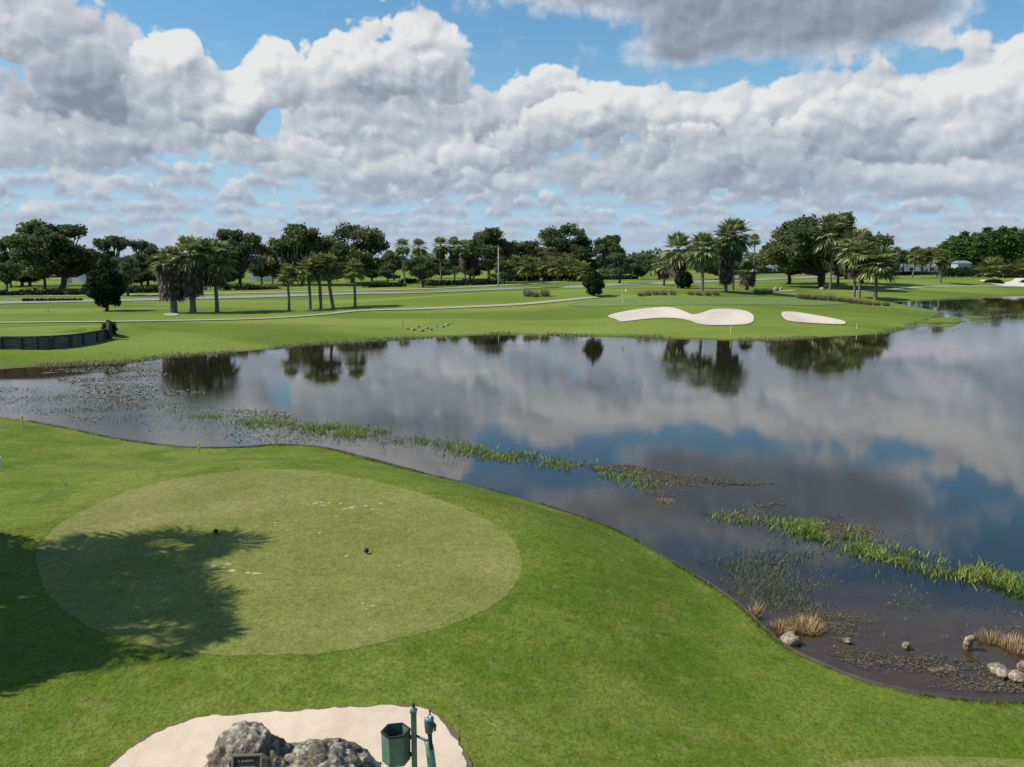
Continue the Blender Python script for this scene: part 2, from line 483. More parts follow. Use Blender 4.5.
marsh_w = [(*flat(45, 374, 0), 9.0, 4.0, 0.07), (*flat(-40, 384, 0), 12.0, 6.0, 0.07), (*flat(95, 371, 0), 5.0, 3.0, 0.05)]

def height(x, y):
    x, y = np.asarray(x, float), np.asarray(y, float)
    shp = x.shape
    x, y = np.atleast_1d(x).ravel(), np.atleast_1d(y).ravel()
    dn = seg_dist(x, y, near_w, False)
    df = seg_dist(x, y, far_w, False)
    wat = inside(x, y, lake)
    near = ((dn < df) | (y < 10)) & (y < 120)
    # near bank
    land_n = EDGE_Z - 0.03 + 0.62 * smooth01((dn - 0.15) / 9.0) + 0.05 * smooth01(dn / 1.5)
    dt = seg_dist(x, y, tee_w, True)
    it = inside(x, y, tee_w)
    sd = np.where(it, dt, -dt)
    land_n = land_n + (TEE_Z - land_n) * smooth01((sd + 4.5) / 4.5)
    bed_n = -0.25 - 0.60 * smooth01((dn - 1.5) / 12.0)
    t_n = np.clip(dn / 0.12, 0, 1)
    bed_n = EDGE_Z - 0.03 + (bed_n - EDGE_Z + 0.03) * t_n
    # far bank: a gentle shore, then the ground climbs
    land_f = 0.11 * np.minimum(df, 6.0) + 0.60 * (1 - np.exp(-np.maximum(df - 6.0, 0) / 14.0))
    land_f = land_f + 1.15 * smooth01((y - 130) / 130.0) * smooth01(df / 30.0)
    mound = 2.05 * np.exp(-(((x - 24) / 42.0) ** 4)) * np.exp(-(((y - 134) / 30.0) ** 4)) * smooth01((df - 3.0) / 34.0)
    right = 0.6 * np.exp(-(((x - 130) / 50.0) ** 4)) * np.exp(-(((y - 240) / 60.0) ** 4)) * smooth01((df - 3.0) / 34.0)
    land_f = land_f + mound + right
    land_f = land_f + 0.035 * fbm(x / 40.0, y / 40.0, 2, 5) * smooth01(df / 15.0)
    # raised tee behind the bulkhead
    ip = inside(x, y, plat_w)
    dp = seg_dist(x, y, plat_w, True)
    db = seg_dist(x, y, bulk_w, False)
    sp_ = np.where(ip, dp, -dp)
    facing = np.abs(db - dp) < 1e-6
    rise = np.where(facing, smooth01((sp_ - 1.6) / 1.6), smooth01((sp_ + 1.0) / 4.0))
    land_f = land_f + (1.66 - land_f) * rise
    bed_f = -0.10 * np.minimum(df, 10.0) - 0.012 * np.minimum(np.maximum(df - 10, 0), 40)
    for (mx, my, rx, ry, h) in islet_w + marsh_w:
        bed_f = bed_f + (h - 0.05 - bed_f) * np.exp(-(((x - mx) / rx) ** 2 + ((y - my) / ry) ** 2)) * np.clip(0.75 + 0.45 * fbm(x / 2.2, y / 2.2, 3, 9), 0, 1.0)
    bed_n = bed_n + np.where(dn > 0.4, 0.05 * fbm(x / 1.3, y / 1.3, 3, 3), 0)
    for (mx, my, rx, ry, h) in mud_w:
        bed_n = bed_n + (-0.035 + 0.034 * fbm(x / 0.55, y / 0.28, 5, 2) - bed_n) * np.minimum(h * 5, 1.0) * np.exp(-((((x - mx) / rx) ** 2 + ((y - my) / ry) ** 2)) ** 2) * (dn > 0.12)
        z = np.where(wat, np.where(near, bed_n, bed_f), np.where(near, land_n, land_f))
    return z.reshape(shp)
def height(x, y, _h=height):
    z = _h(x, y)
    for w_ in SUNK:
        xx, yy = np.asarray(x, float).ravel(), np.asarray(y, float).ravel()
        d = np.where(inside(xx, yy, w_), seg_dist(xx, yy, w_, True), 0.0).reshape(z.shape)
        z = z - 0.28 * smooth01((d - 0.5) / 2.2)
    return z
SUNK = []
def zat(x, y):
    return float(height(np.array([x]), np.array([y]))[0])
def ground(px, py):
    """The place on the ground seen at a point of the photograph."""
    d = ray(px, py)
    t = np.concatenate([np.linspace(5, 60, 200), np.linspace(60.5, 260, 420), np.geomspace(261, 4000, 200)]) / d[1]
    X, Y, Z = d[0] * t, d[1] * t, HC + d[2] * t
    h = np.maximum(height(X, Y), -0.0)
    below = np.nonzero(Z <= h)[0]
    if len(below) == 0:
        k = len(t) - 1
        return X[k], Y[k], h[k]
    k = below[0]
    if k == 0: return X[0], Y[0], h[0]
    f0, f1 = Z[k - 1] - h[k - 1], Z[k] - h[k]
    s = f0 / (f0 - f1)
    tt = t[k - 1] + (t[k] - t[k - 1]) * s
    return d[0] * tt, d[1] * tt, HC + d[2] * tt

# ------------------------------------------------------------------ ground materials
def grass_material(name, c1, c2, c3, fine=1.0, bump=0.35, patch=0.5, blade=55.0):
    def b(nt, out):
        pos = nt.n('ShaderNodeNewGeometry').outputs['Position']
        big = nt.noise(pos, 0.11, 3.0, 0.55)
        mid = nt.noise(pos, 0.55, 4.0, 0.6)
        sm = nt.noise(nt.v('MULTIPLY', pos, (1.0, 0.7, 1.0)), 5.5, 4.0, 0.65)
        bl = nt.noise(pos, blade, 3.0, 0.7)
        c = nt.mix(nt.ss(mid, 0.35, 0.68), c1, c2)
        c = nt.mix(nt.m('MULTIPLY', nt.ss(nt.m('MULTIPLY_ADD', big, 0.6, nt.m('MULTIPLY', mid, 0.4)), 0.46, 0.66), patch), c, c3)
        k = nt.m('MULTIPLY_ADD', nt.m('SUBTRACT', sm, 0.5), 0.9 * fine, 1.0)
        k = nt.m('MULTIPLY_ADD', nt.m('SUBTRACT', bl, 0.5), 1.0 * fine, k)
        k = nt.m('MULTIPLY_ADD', nt.m('SUBTRACT', nt.noise(nt.v('MULTIPLY', pos, (1.0, 0.6, 1.0)), 17.0, 2.0, 0.6), 0.5), 1.3 * fine, k)
        kk = nt.n('ShaderNodeCombineXYZ', {0: k, 1: k, 2: k}).outputs[0]
        c = nt.mix(nt.ss(nt.noise(pos, 1.7, 5.0, 0.65), 0.50, 0.72, 0.0, 0.55), c, (0.190, 0.195, 0.058))
        c = nt.mix(nt.ss(nt.noise(pos, 2.9, 4.0, 0.6), 0.52, 0.74, 0.0, 0.28), c, (0.060, 0.110, 0.014))
        c = nt.mix(1.0, c, kk, 'MULTIPLY')
        hgt = nt.m('MULTIPLY_ADD', sm, 0.5, bl)
        bp = nt.n('ShaderNodeBump', {'Strength': bump, 'Distance': 0.03, 'Height': hgt})
        bs = principled(nt, out, _in={'Base Color': c, 'Roughness': 0.75, 'Normal': bp.outputs[0]})
        bs.inputs['Specular IOR Level'].default_value = 0.06
    return material(name, b)
ROUGH_G = grass_material('rough_grass', (0.090, 0.136, 0.014), (0.126, 0.170, 0.023), (0.178, 0.192, 0.044))
TEE_G = grass_material('tee_grass', (0.152, 0.167, 0.040), (0.184, 0.197, 0.053), (0.238, 0.218, 0.080), fine=1.0, bump=0.25, patch=0.6)
GREEN_G = grass_material('green_grass', (0.135, 0.196, 0.056), (0.150, 0.210, 0.064), (0.155, 0.205, 0.062), fine=0.4, bump=0.05, patch=0.3)

def ground_build(nt, out):
    """Turf above the waterline, trodden edge at it, dark mud below."""
    pos = nt.n('ShaderNodeNewGeometry').outputs['Position']
    z = nt.n('ShaderNodeSeparateXYZ', {0: pos}).outputs[2]
    y = nt.n('ShaderNodeSeparateXYZ', {0: pos}).outputs[1]
    big = nt.noise(pos, 0.11, 3.0, 0.55)
    mid = nt.noise(pos, 0.55, 4.0, 0.6)
    sm = nt.noise(nt.v('MULTIPLY', pos, (1.0, 0.7, 1.0)), 5.5, 4.0, 0.65)
    bl = nt.noise(pos, 55.0, 3.0, 0.7)
    c = nt.mix(nt.ss(mid, 0.35, 0.68), (0.088, 0.134, 0.012), (0.124, 0.168, 0.021))
    c = nt.mix(nt.m('MULTIPLY', nt.ss(nt.m('MULTIPLY_ADD', big, 0.6, nt.m('MULTIPLY', mid, 0.4)), 0.46, 0.66), 0.55), c, (0.188, 0.194, 0.044))
    farc = nt.mix(nt.ss(nt.noise(nt.v('MULTIPLY', pos, (0.35, 1.0, 0)), 0.07, 5.0, 0.65), 0.36, 0.64), (0.122, 0.172, 0.020), (0.188, 0.234, 0.046))
    farc = nt.mix(nt.ss(nt.noise(nt.v('MULTIPLY', pos, (0.4, 1.0, 0)), 0.045, 2.0, 0.5), 0.50, 0.56, 0.0, 0.75), farc, (0.094, 0.142, 0.016))
    c = nt.mix(nt.ss(y, 45.0, 75.0), c, farc)
    k = nt.m('MULTIPLY_ADD', nt.m('SUBTRACT', sm, 0.5), 0.9, 1.0)
    k = nt.m('MULTIPLY_ADD', nt.m('SUBTRACT', bl, 0.5), 1.0, k)
    k = nt.m('MULTIPLY_ADD', nt.m('SUBTRACT', nt.noise(nt.v('MULTIPLY', pos, (1.0, 0.6, 1.0)), 17.0, 2.0, 0.6), 0.5), 1.3, k)
    c = nt.mix(nt.ss(nt.noise(pos, 1.7, 5.0, 0.65), 0.50, 0.72, 0.0, 0.55), c, (0.190, 0.195, 0.058))
    c = nt.mix(nt.ss(nt.noise(pos, 2.9, 4.0, 0.6), 0.52, 0.74, 0.0, 0.28), c, (0.060, 0.110, 0.014))
    c = nt.mix(1.0, c, nt.n('ShaderNodeCombineXYZ', {0: k, 1: k, 2: k}).outputs[0], 'MULTIPLY')
    # a muddy margin, ragged
    zz = nt.m('MULTIPLY_ADD', nt.m('SUBTRACT', nt.noise(pos, 1.2, 4.0, 0.6), 0.5), 0.20, z)
    mud_c = nt.mix(nt.noise(pos, 3.0, 5.0, 0.65), (0.105, 0.070, 0.042), (0.330, 0.225, 0.140))
    mud_c = nt.mix(nt.ss(z, -0.40, -0.08), (0.012, 0.012, 0.010), mud_c)
    fary = nt.ss(y, 45.0, 70.0)
    mud_c = nt.mix(nt.m('MULTIPLY', fary, 0.75), mud_c, (0.050, 0.052, 0.032))
    t = nt.ss(nt.m('MULTIPLY_ADD', fary, 0.13, zz), 0.10, 0.24)
    c = nt.mix(t, mud_c, c)
    bp = nt.n('ShaderNodeBump', {'Strength': 0.35, 'Distance': 0.03, 'Height': nt.m('MULTIPLY_ADD', sm, 0.5, bl)})
    bs = principled(nt, out, _in={'Base Color': c, 'Roughness': 0.78, 'Normal': bp.outputs[0]})
    bs.inputs['Specular IOR Level'].default_value = 0.06
GROUND_M = material('ground', ground_build)

def gpts(pts): return [ground(x, y)[:2] for x, y in pts]
# bunkers by the far green
b1 = [(102, 80), (130, 68), (200, 55), (290, 46), (340, 48), (380, 60), (410, 72), (440, 68), (480, 55), (540, 52), (600, 58), (630, 72), (636, 90), (625, 103), (590, 110), (500, 112), (440, 108), (400, 95), (360, 88), (310, 85), (250, 88), (190, 95), (150, 98), (130, 90)]
b2 = [(737, 68), (750, 62), (800, 65), (880, 78), (940, 90), (968, 98), (965, 108), (900, 107), (820, 102), (760, 95), (740, 80)]
BUNK = []
for b_ in (b1, b2):
    w_ = spline(gpts([(580 + x / 3.657, 295 + y / 3.657) for x, y in b_]), 4, closed=True)
    BUNK.append(w_)
SUNK.extend(BUNK)

# ------------------------------------------------------------------ the ground: one sheet out past the horizon
az_f = np.linspace(-41, 41, 520)
az_b = np.linspace(45, 315, 60)
azs = np.radians(np.concatenate([az_f, az_b]))
ys = np.concatenate([np.arange(960, 440, -2.0), np.arange(440, 285, -0.9), np.arange(285, 268, -1.2)])
rr = []
for yy in ys:
    d = ray(512, yy)
    rr.append(-(HC - 0.6) / d[2] * d[1])
rr = np.array(sorted(rr))
rr = np.concatenate([[1.5, 3.0, 5.0], rr[rr > 6.5], np.geomspace(rr.max() * 1.15, 9000, 14)])
A_, R_ = np.meshgrid(azs, rr)
GX, GY = R_ * np.sin(A_), R_ * np.cos(A_)
GZ = height(GX, GY)
nr, na = GX.shape
V = np.stack([GX.ravel(), GY.ravel(), GZ.ravel()], 1)
i0 = (np.arange(nr - 1)[:, None] * na + np.arange(na)[None, :])
i1 = (np.arange(nr - 1)[:, None] * na + (np.arange(na)[None, :] + 1) % na)
Fq = np.stack([i0, i1, i1 + na, i0 + na], -1).reshape(-1, 4)
# close the hole under the camera with one more ring shrunk to a point
c_idx = len(V)
V = np.vstack([V, [0, 0, V[0, 2]]])
hub = np.stack([np.full(na, c_idx), (np.arange(na) + 1) % na, np.arange(na), np.full(na, c_idx)], -1)
me = np_mesh('ground', V, np.vstack([Fq[:, ::-1]]), GROUND_M, smooth=True)
tag(link_mesh('ground', me), kind='structure')
bm = bmesh.new()
vs = [bm.verts.new(V[k]) for k in range(na)]
bm.faces.new(vs)
mh = bpy.data.meshes.new('ground_cap')
bm.to_mesh(mh); bm.free()
mh.materials.append(GROUND_M)
tag(link_mesh('ground_under_terrace', mh), kind='structure')

def sheet(name, poly, lift, mat, cell, hfun=None):
    """A region of ground as a sheet of its own, following the land."""
    poly = np.asarray(poly, float)
    x0, y0 = poly.min(0); x1, y1 = poly.max(0)
    gx, gy = np.meshgrid(np.arange(x0, x1, cell), np.arange(y0, y1, cell))
    gx, gy = gx.ravel() + cell * 0.13, gy.ravel() + cell * 0.17
    ok = inside(gx, gy, poly) & (seg_dist(gx, gy, poly, True) > cell * 0.45)
    pts = [Vector((a, b)) for a, b in poly] + [Vector((a, b)) for a, b in zip(gx[ok], gy[ok])]
    n = len(poly)
    vo, eo, fo, *_ = geometry.delaunay_2d_cdt(pts, [(k, (k + 1) % n) for k in range(n)], [], 1, 1e-5)
    xy = np.array([(p.x, p.y) for p in vo])
    z = (height(xy[:, 0], xy[:, 1]) if hfun is None else hfun(xy[:, 0], xy[:, 1])) + lift
    tris = np.array([f for f in fo if len(f) == 3], dtype=np.int32)
    a, b, c = xy[tris[:, 0]], xy[tris[:, 1]], xy[tris[:, 2]]
    cr = (b[:, 0] - a[:, 0]) * (c[:, 1] - a[:, 1]) - (b[:, 1] - a[:, 1]) * (c[:, 0] - a[:, 0])
    tris[cr < 0] = tris[cr < 0][:, ::-1]
    me = np_mesh(name, np.column_stack([xy, z]), tris, mat, smooth=True)
    return tag(link_mesh(name, me), kind='structure')
def ribbon(name, line, width, lift, mat, step=2.0):
    """A path or road along a world-space line."""
    line = np.asarray(line, float)
    seg = np.hypot(*np.diff(line, axis=0).T)
    s = np.concatenate([[0], np.cumsum(seg)])
    q = np.arange(0, s[-1], step)
    x, y = np.interp(q, s, line[:, 0]), np.interp(q, s, line[:, 1])
    tx, ty = np.gradient(x), np.gradient(y)
    l = np.hypot(tx, ty); nx, ny = -ty / l, tx / l
    w = width if np.isscalar(width) else np.interp(q / s[-1], np.linspace(0, 1, len(width)), width)
    cols = []
    for k in np.linspace(-0.5, 0.5, 5):
        cols.append(np.stack([x + nx * w * k, y + ny * w * k], 1))
    n = len(q)
    xy = np.concatenate(cols)
    z = height(xy[:, 0], xy[:, 1]) + lift
    f = []
    for c in range(4):
        a = c * n + np.arange(n - 1)
        f.append(np.stack([a, a + 1, a + n + 1, a + n], 1)[:, ::-1])
    me = np_mesh(name, np.column_stack([xy, z]), np.concatenate(f), mat, smooth=True)
    return tag(link_mesh(name, me), kind='structure')

def sand_material(name, c1, c2, rake=0.0, grain=40.0):
    def b(nt, out):
        pos = nt.n('ShaderNodeNewGeometry').outputs['Position']
        a = nt.noise(pos, 1.4, 4.0, 0.6)
        g_ = nt.noise(pos, grain, 4.0, 0.75)
        dent = nt.n('ShaderNodeTexVoronoi', {'Vector': pos, 'Scale': grain * 0.09}, feature='SMOOTH_F1').outputs['Distance']
        c = nt.mix(nt.ss(a, 0.3, 0.7), c1, c2)
        k = nt.m('MULTIPLY_ADD', nt.m('SUBTRACT', g_, 0.5), 0.55, 1.0)
        c = nt.mix(1.0, c, nt.n('ShaderNodeCombineXYZ', {0: k, 1: k, 2: k}).outputs[0], 'MULTIPLY')
        hgt = nt.m('MULTIPLY_ADD', dent, 1.6, g_)
        if rake:
            wv = nt.n('ShaderNodeTexWave', {'Vector': pos, 'Scale': rake, 'Distortion': 1.5, 'Detail': 2.0}, wave_type='BANDS', bands_direction='X').outputs[1]
            hgt = nt.m('MULTIPLY_ADD', wv, 1.5, g_)
        bp = nt.n('ShaderNodeBump', {'Strength': 0.5, 'Distance': 0.02, 'Height': hgt})
        principled(nt, out, _in={'Base Color': c, 'Roughness': 0.9, 'Normal': bp.outputs[0]})
    return material(name, b)
BED_SAND = sand_material('bed_sand', (0.58, 0.45, 0.32), (0.67, 0.54, 0.40), grain=60)
BUNKER_SAND = sand_material('bunker_sand', (0.53, 0.45, 0.365), (0.60, 0.51, 0.42), rake=0.0, grain=3)
def road_build(nt, out):
    pos = nt.n('ShaderNodeNewGeometry').outputs['Position']
    c = nt.mix(nt.noise(pos, 0.4, 5.0, 0.6), (0.20, 0.195, 0.185), (0.29, 0.28, 0.265))
    principled(nt, out, _in={'Base Color': c, 'Roughness': 0.85})
ROAD_M = material('road_surface', road_build)
def path_build(nt, out):
    pos = nt.n('ShaderNodeNewGeometry').outputs['Position']
    c = nt.mix(nt.noise(pos, 0.8, 5.0, 0.6), (0.26, 0.26, 0.17), (0.36, 0.35, 0.24))
    principled(nt, out, _in={'Base Color': c, 'Roughness': 0.9})
PATH_M = material('path_surface', path_build)
def soil_build(nt, out):
    pos = nt.n('ShaderNodeNewGeometry').outputs['Position']
    c = nt.mix(nt.noise(pos, 25.0, 4.0, 0.7), (0.05, 0.035, 0.018), (0.20, 0.15, 0.08))
    principled(nt, out, _in={'Base Color': c, 'Roughness': 0.95})
SOIL_M = material('dry_thatch', soil_build)

# the near tee, the corner of another one, the sand bed below
wob = np.array([1 + 0.004 * math.sin(k * 1.7) + 0.004 * math.sin(k * 3.1) for k in range(len(tee_w))])
tc_ = tee_w.mean(0)
sg_ = np.concatenate([[0], np.cumsum(np.hypot(*np.diff(np.vstack([tee_w, tee_w[:1]]), axis=0).T))])
qs_ = np.arange(0, sg_[-1] - 0.04, 0.08)
tw_ = np.vstack([tee_w, tee_w[:1]])
tee_d = np.stack([np.interp(qs_, sg_, tw_[:, 0]), np.interp(qs_, sg_, tw_[:, 1])], 1)
td_ = (tee_d - tc_) / np.linalg.norm(tee_d - tc_, axis=1)[:, None]
sheet('tee_green', tee_d + td_ * (0.03 * fbm(tee_d[:, 0] * 0.8, tee_d[:, 1] * 0.8, 2, 6) + 0.035 * fbm(tee_d[:, 0] * 6, tee_d[:, 1] * 6, 3, 3))[:, None], 0.005, TEE_G, 0.5)
CZ = zat(*flat(930, 760, 0.9))
print('CZ', CZ)
corner = spline([flat(x, y, CZ) for x, y in [(800, 790), (838, 767), (870, 758.5), (905, 754.5), (960, 753), (1030, 755), (1120, 765), (1200, 800), (1150, 850), (960, 870), (840, 840)]], 6, closed=True)
sheet('tee_corner', corner, 0.035, TEE_G, 0.25)
bed_px = [(60, 800), (108, 768), (128, 752), (150, 738), (172, 729), (200, 721), (250, 717), (300, 714), (340, 711), (400, 707.5), (425, 709), (441, 719), (455, 735), (464, 750), (470, 768), (474, 800), (470, 840), (440, 880), (300, 900), (150, 890), (80, 850)]
bed_w = spline([flat(x, y, 0.97) for x, y in bed_px], 16, closed=True)
bj = np.stack([0.034 * fbm(bed_w[:, 0] * 6, bed_w[:, 1] * 6, 3, 1), 0.034 * fbm(bed_w[:, 0] * 6, bed_w[:, 1] * 6, 3, 4)], 1)
bc = bed_w.mean(0)
out_n = (bed_w - bc) / np.linalg.norm(bed_w - bc, axis=1)[:, None]
sheet('bed_edge_soil', bed_w + out_n * (0.05 + 0.035 * fbm(bed_w[:, 0] * 3, bed_w[:, 1] * 3, 3, 8)[:, None]), 0.016, SOIL_M, 0.25)
sheet('sand_bed', bed_w + bj, 0.022, BED_SAND, 0.2)

for w_ in BUNK: sheet('sand_bunker', w_, 0.07, BUNKER_SAND, 0.9)
b3 = [(980, 281), (985, 280), (1000, 283), (1012, 281), (1016, 278.5), (1028, 278.5), (1034, 281), (1060, 281), (1075, 285), (1060, 288), (1024, 287), (1000, 285.5)]
sheet('sand_bunker', spline(gpts(b3), 4, closed=True), 0.10, sand_material('white_sand', (0.56, 0.50, 0.47), (0.62, 0.56, 0.52), grain=3), 3.0)
# the putting green beyond the bunkers
gr_px = [(568, 304), (590, 300.5), (625, 298.6), (680, 297.6), (740, 297.2), (800, 297.6), (835, 299.5), (850, 303), (820, 305.5), (770, 305), (700, 305.2), (640, 306), (600, 307), (575, 306.5)]
sheet('putting_green', spline(gpts(gr_px), 4, closed=True), 0.05, GREEN_G, 2.5)

# road and cart paths
road_px = [(-160, 308), (0, 303.2), (120, 300.6), (255, 297.0), (380, 293.4), (511, 289.0), (590, 286.2), (657, 283.6), (720, 281.0), (767, 279.3), (815, 277.2), (870, 275), (950, 273)]
rd = spline(gpts(road_px), 6)
ribbon('road', rd, [8.0, 8.0, 9.0, 11.0, 14.0, 16.0], 0.10, ROAD_M, 4.0)
lane_px = [(-100, 297.4), (0, 296.5), (95, 295.6), (200, 294.2), (320, 291.8), (440, 288.6), (520, 284.4), (560, 282.0), (590, 281)]
ribbon('side_road', spline(gpts(lane_px), 6), 3.5, 0.10, PATH_M, 4.0)
cart_px = [(-60, 324), (60, 322.5), (100, 322.2), (180, 321.0), (256, 319.2), (318, 315.2), (351, 311.8), (378, 310.3), (416, 309.3), (460, 307.6), (511, 305.2), (550, 302.0), (585, 298.6), (600, 297.3)]
ribbon('cart_path', spline(gpts(cart_px), 6), 1.5, 0.09, PATH_M, 1.5)
cart2_px = [(850, 292), (893, 289.4), (918, 287.4), (940, 286.6), (980, 286.3), (1040, 286.0)]
ribbon('cart_path', spline(gpts(cart2_px), 6), 2.0, 0.09, PATH_M, 2.0)

# ------------------------------------------------------------------ the lake
def water_build(nt, out):
    pos = nt.n('ShaderNodeNewGeometry').outputs['Position']
    x_ = nt.n('ShaderNodeSeparateXYZ', {0: pos})
    # the breeze ruffles some patches and leaves others still
    patch = nt.ss(nt.noise(nt.v('MULTIPLY', pos, (0.5, 1.0, 0)), 0.10, 3.0, 0.6), 0.42, 0.66)
    left = nt.ss(nt.m('ADD', x_.outputs[0], nt.m('MULTIPLY', x_.outputs[1], 0.22)), 2.0, -9.0)
    near = nt.ss(x_.outputs[1], 60.0, 36.0)
    amp = nt.m('ADD', nt.m('MULTIPLY', patch, 0.08), nt.m('MULTIPLY', nt.m('MULTIPLY', left, near), 0.25))
    r1 = nt.noise(nt.v('MULTIPLY', pos, (1.0, 1.6, 0)), 6.0, 3.0, 0.6)
    r2 = nt.noise(nt.v('MULTIPLY', pos, (0.7, 1.0, 0)), 0.9, 2.0, 0.5)
    h = nt.m('ADD', nt.m('MULTIPLY', r1, nt.m('MULTIPLY_ADD', amp, 0.012, 0.0004)), nt.m('MULTIPLY', r2, 0.0008))
    bp = nt.n('ShaderNodeBump', {'Strength': 1.0, 'Distance': 1.0, 'Height': h})
    gl = nt.n('ShaderNodeBsdfGlossy', {'Color': (1, 1, 1, 1), 'Roughness': 0.005, 'Normal': bp.outputs[0]})
    tr = nt.n('ShaderNodeBsdfTransparent', {'Color': (0.72, 0.66, 0.52, 1)})
    body = nt.n('ShaderNodeBsdfDiffuse', {'Color': (0.034, 0.031, 0.020, 1)})
    under = nt.n('ShaderNodeMixShader', {0: 0.22, 1: tr.outputs[0], 2: body.outputs[0]})
    fr = nt.n('ShaderNodeFresnel', {'IOR': 1.42, 'Normal': bp.outputs[0]})
    fk = nt.m('MULTIPLY', fr.outputs[0], 1.0)
    mx = nt.n('ShaderNodeMixShader', {0: fk, 1: under.outputs[0], 2: gl.outputs[0]})
    nt.link(mx.outputs[0], out.inputs['Surface'])
WATER_M = material('lake_water', water_build)
lk = [(-260, 20), (-260, 110), (-60, 125), (40, 125), (70, 300), (420, 300), (420, 8), (30, 8)]
bm = bmesh.new()
bm.faces.new([bm.verts.new((x, y, 0.0)) for x, y in lk][::-1])
mw = bpy.data.meshes.new('water')
bm.to_mesh(mw); bm.free()
mw.materials.append(WATER_M)
tag(link_mesh('water', mw), kind='structure')

# timber edging that holds the near bank
def wood_build(nt, out):
    pos = nt.n('ShaderNodeTexCoord').outputs['Object']
    a = nt.noise(nt.v('MULTIPLY', pos, (1.0, 1.0, 6.0)), 4.0, 5.0, 0.6)
    c = nt.mix(a, (0.020, 0.016, 0.013), (0.085, 0.070, 0.056))
    principled(nt, out, _in={'Base Color': c, 'Roughness': 0.85})
DARK_WOOD = material('dark_timber', wood_build)
def strip_wall(line, th, z0, z1, jitter=0.0, seed=1):
    """A standing board along a line."""
    line = np.asarray(line, float)
    t = np.gradient(line, axis=0); t /= np.linalg.norm(t, axis=1)[:, None]
    nrm = np.stack([-t[:, 1], t[:, 0]], 1)
    r_ = np.random.default_rng(seed)
    dz = r_.uniform(-jitter, jitter, len(line))
    A = line - nrm * th / 2; B = line + nrm * th / 2
    n = len(line)
    v = np.vstack([np.column_stack([A, np.full(n, z0)]), np.column_stack([A, z1 + dz]), np.column_stack([B, z1 + dz]), np.column_stack([B, np.full(n, z0)])])
    f = []
    for k in range(3):
        a = k * n + np.arange(n - 1)
        f.append(np.stack([a, a + 1, a + n + 1, a + n], 1))
    f = np.concatenate(f)
    f = np.vstack([f, [[0, n, 2 * n, 3 * n]], [[n - 1, 4 * n - 1, 3 * n - 1, 2 * n - 1]]])
    return v, f
vis = near_w[18:]
seg = np.concatenate([[0], np.cumsum(np.hypot(*np.diff(vis, axis=0).T))])
q = np.arange(0, seg[-1], 0.35)
edge_line = np.stack([np.interp(q, seg, vis[:, 0]), np.interp(q, seg, vis[:, 1])], 1)
v_, f_ = strip_wall(edge_line, 0.034, -0.5, EDGE_Z + 0.012, 0.010)
eo = link_mesh('timber_edging', np_mesh('timber_edging', v_, f_, DARK_WOOD))
tag(eo, 'dark weathered timber edging holding the near lawn along the water', 'edging')
# ------------------------------------------------------------------ plant materials
def leaf_material(name, c1, c2, c3=None, trans=0.40, clump=0.35, rough=0.6):
    """Leaves vary one by one and from spray to spray."""
    def b(nt, out):
        geo = nt.n('ShaderNodeNewGeometry')
        oc = nt.n('ShaderNodeTexCoord').outputs['Object']
        oi = nt.n('ShaderNodeObjectInfo').outputs['Random']
        n_ = nt.noise(nt.v('ADD', oc, nt.n('ShaderNodeCombineXYZ', {0: nt.m('MULTIPLY', oi, 40.0), 1: 0.0, 2: 0.0}).outputs[0]), clump, 3.0, 0.6)
        c = nt.mix(nt.ss(n_, 0.32, 0.68), c1, c2)
        if c3 is not None:
            c = nt.mix(nt.ss(geo.outputs['Random Per Island'], 0.72, 1.0), c, c3)
        k = nt.m('MULTIPLY_ADD', geo.outputs['Random Per Island'], 0.7, 0.65)
        c = nt.mix(1.0, c, nt.n('ShaderNodeCombineXYZ', {0: k, 1: k, 2: k}).outputs[0], 'MULTIPLY')
        d = nt.n('ShaderNodeBsdfPrincipled', {'Base Color': c, 'Roughness': rough})
        d.inputs['Specular IOR Level'].default_value = 0.12
        t = nt.n('ShaderNodeBsdfTranslucent', {'Color': c})
        mx = nt.n('ShaderNodeMixShader', {0: trans, 1: d.outputs[0], 2: t.outputs[0]})
        nt.link(mx.outputs[0], out.inputs['Surface'])
    return material(name, b)
OAK_L = leaf_material('oak_leaves', (0.072, 0.096, 0.034), (0.146, 0.174, 0.066), (0.22, 0.24, 0.12))
OLIVE_L = leaf_material('olive_leaves', (0.110, 0.130, 0.046), (0.172, 0.190, 0.070), (0.22, 0.24, 0.105))
GREY_L = leaf_material('greygreen_leaves', (0.095, 0.114, 0.060), (0.150, 0.168, 0.094), (0.21, 0.22, 0.145))
DENSE_L = leaf_material('dense_leaves', (0.056, 0.092, 0.028), (0.108, 0.154, 0.048), (0.16, 0.20, 0.08))
HOLLY_L = leaf_material('holly_leaves', (0.018, 0.030, 0.014), (0.032, 0.048, 0.022), (0.05, 0.07, 0.03), clump=0.8)
PINE_L = leaf_material('pine_needles', (0.052, 0.092, 0.022), (0.110, 0.172, 0.040), (0.16, 0.22, 0.07))
PALM_L = leaf_material('palm_leaves', (0.120, 0.158, 0.050), (0.225, 0.262, 0.100), (0.46, 0.46, 0.25), trans=0.38, clump=0.6)
SABAL_L = leaf_material('sabal_leaves', (0.125, 0.148, 0.042), (0.205, 0.222, 0.070), (0.34, 0.33, 0.13), trans=0.38, clump=0.6)
DEAD_L = leaf_material('dead_fronds', (0.052, 0.038, 0.030), (0.120, 0.088, 0.068), (0.33, 0.25, 0.19), trans=0.1, clump=1.2)
MOSS_L = leaf_material('hanging_moss', (0.10, 0.105, 0.085), (0.16, 0.165, 0.135), None, trans=0.2)
HEDGE_L = leaf_material('hedge_leaves', (0.018, 0.030, 0.012), (0.034, 0.050, 0.020), None, clump=0.5)
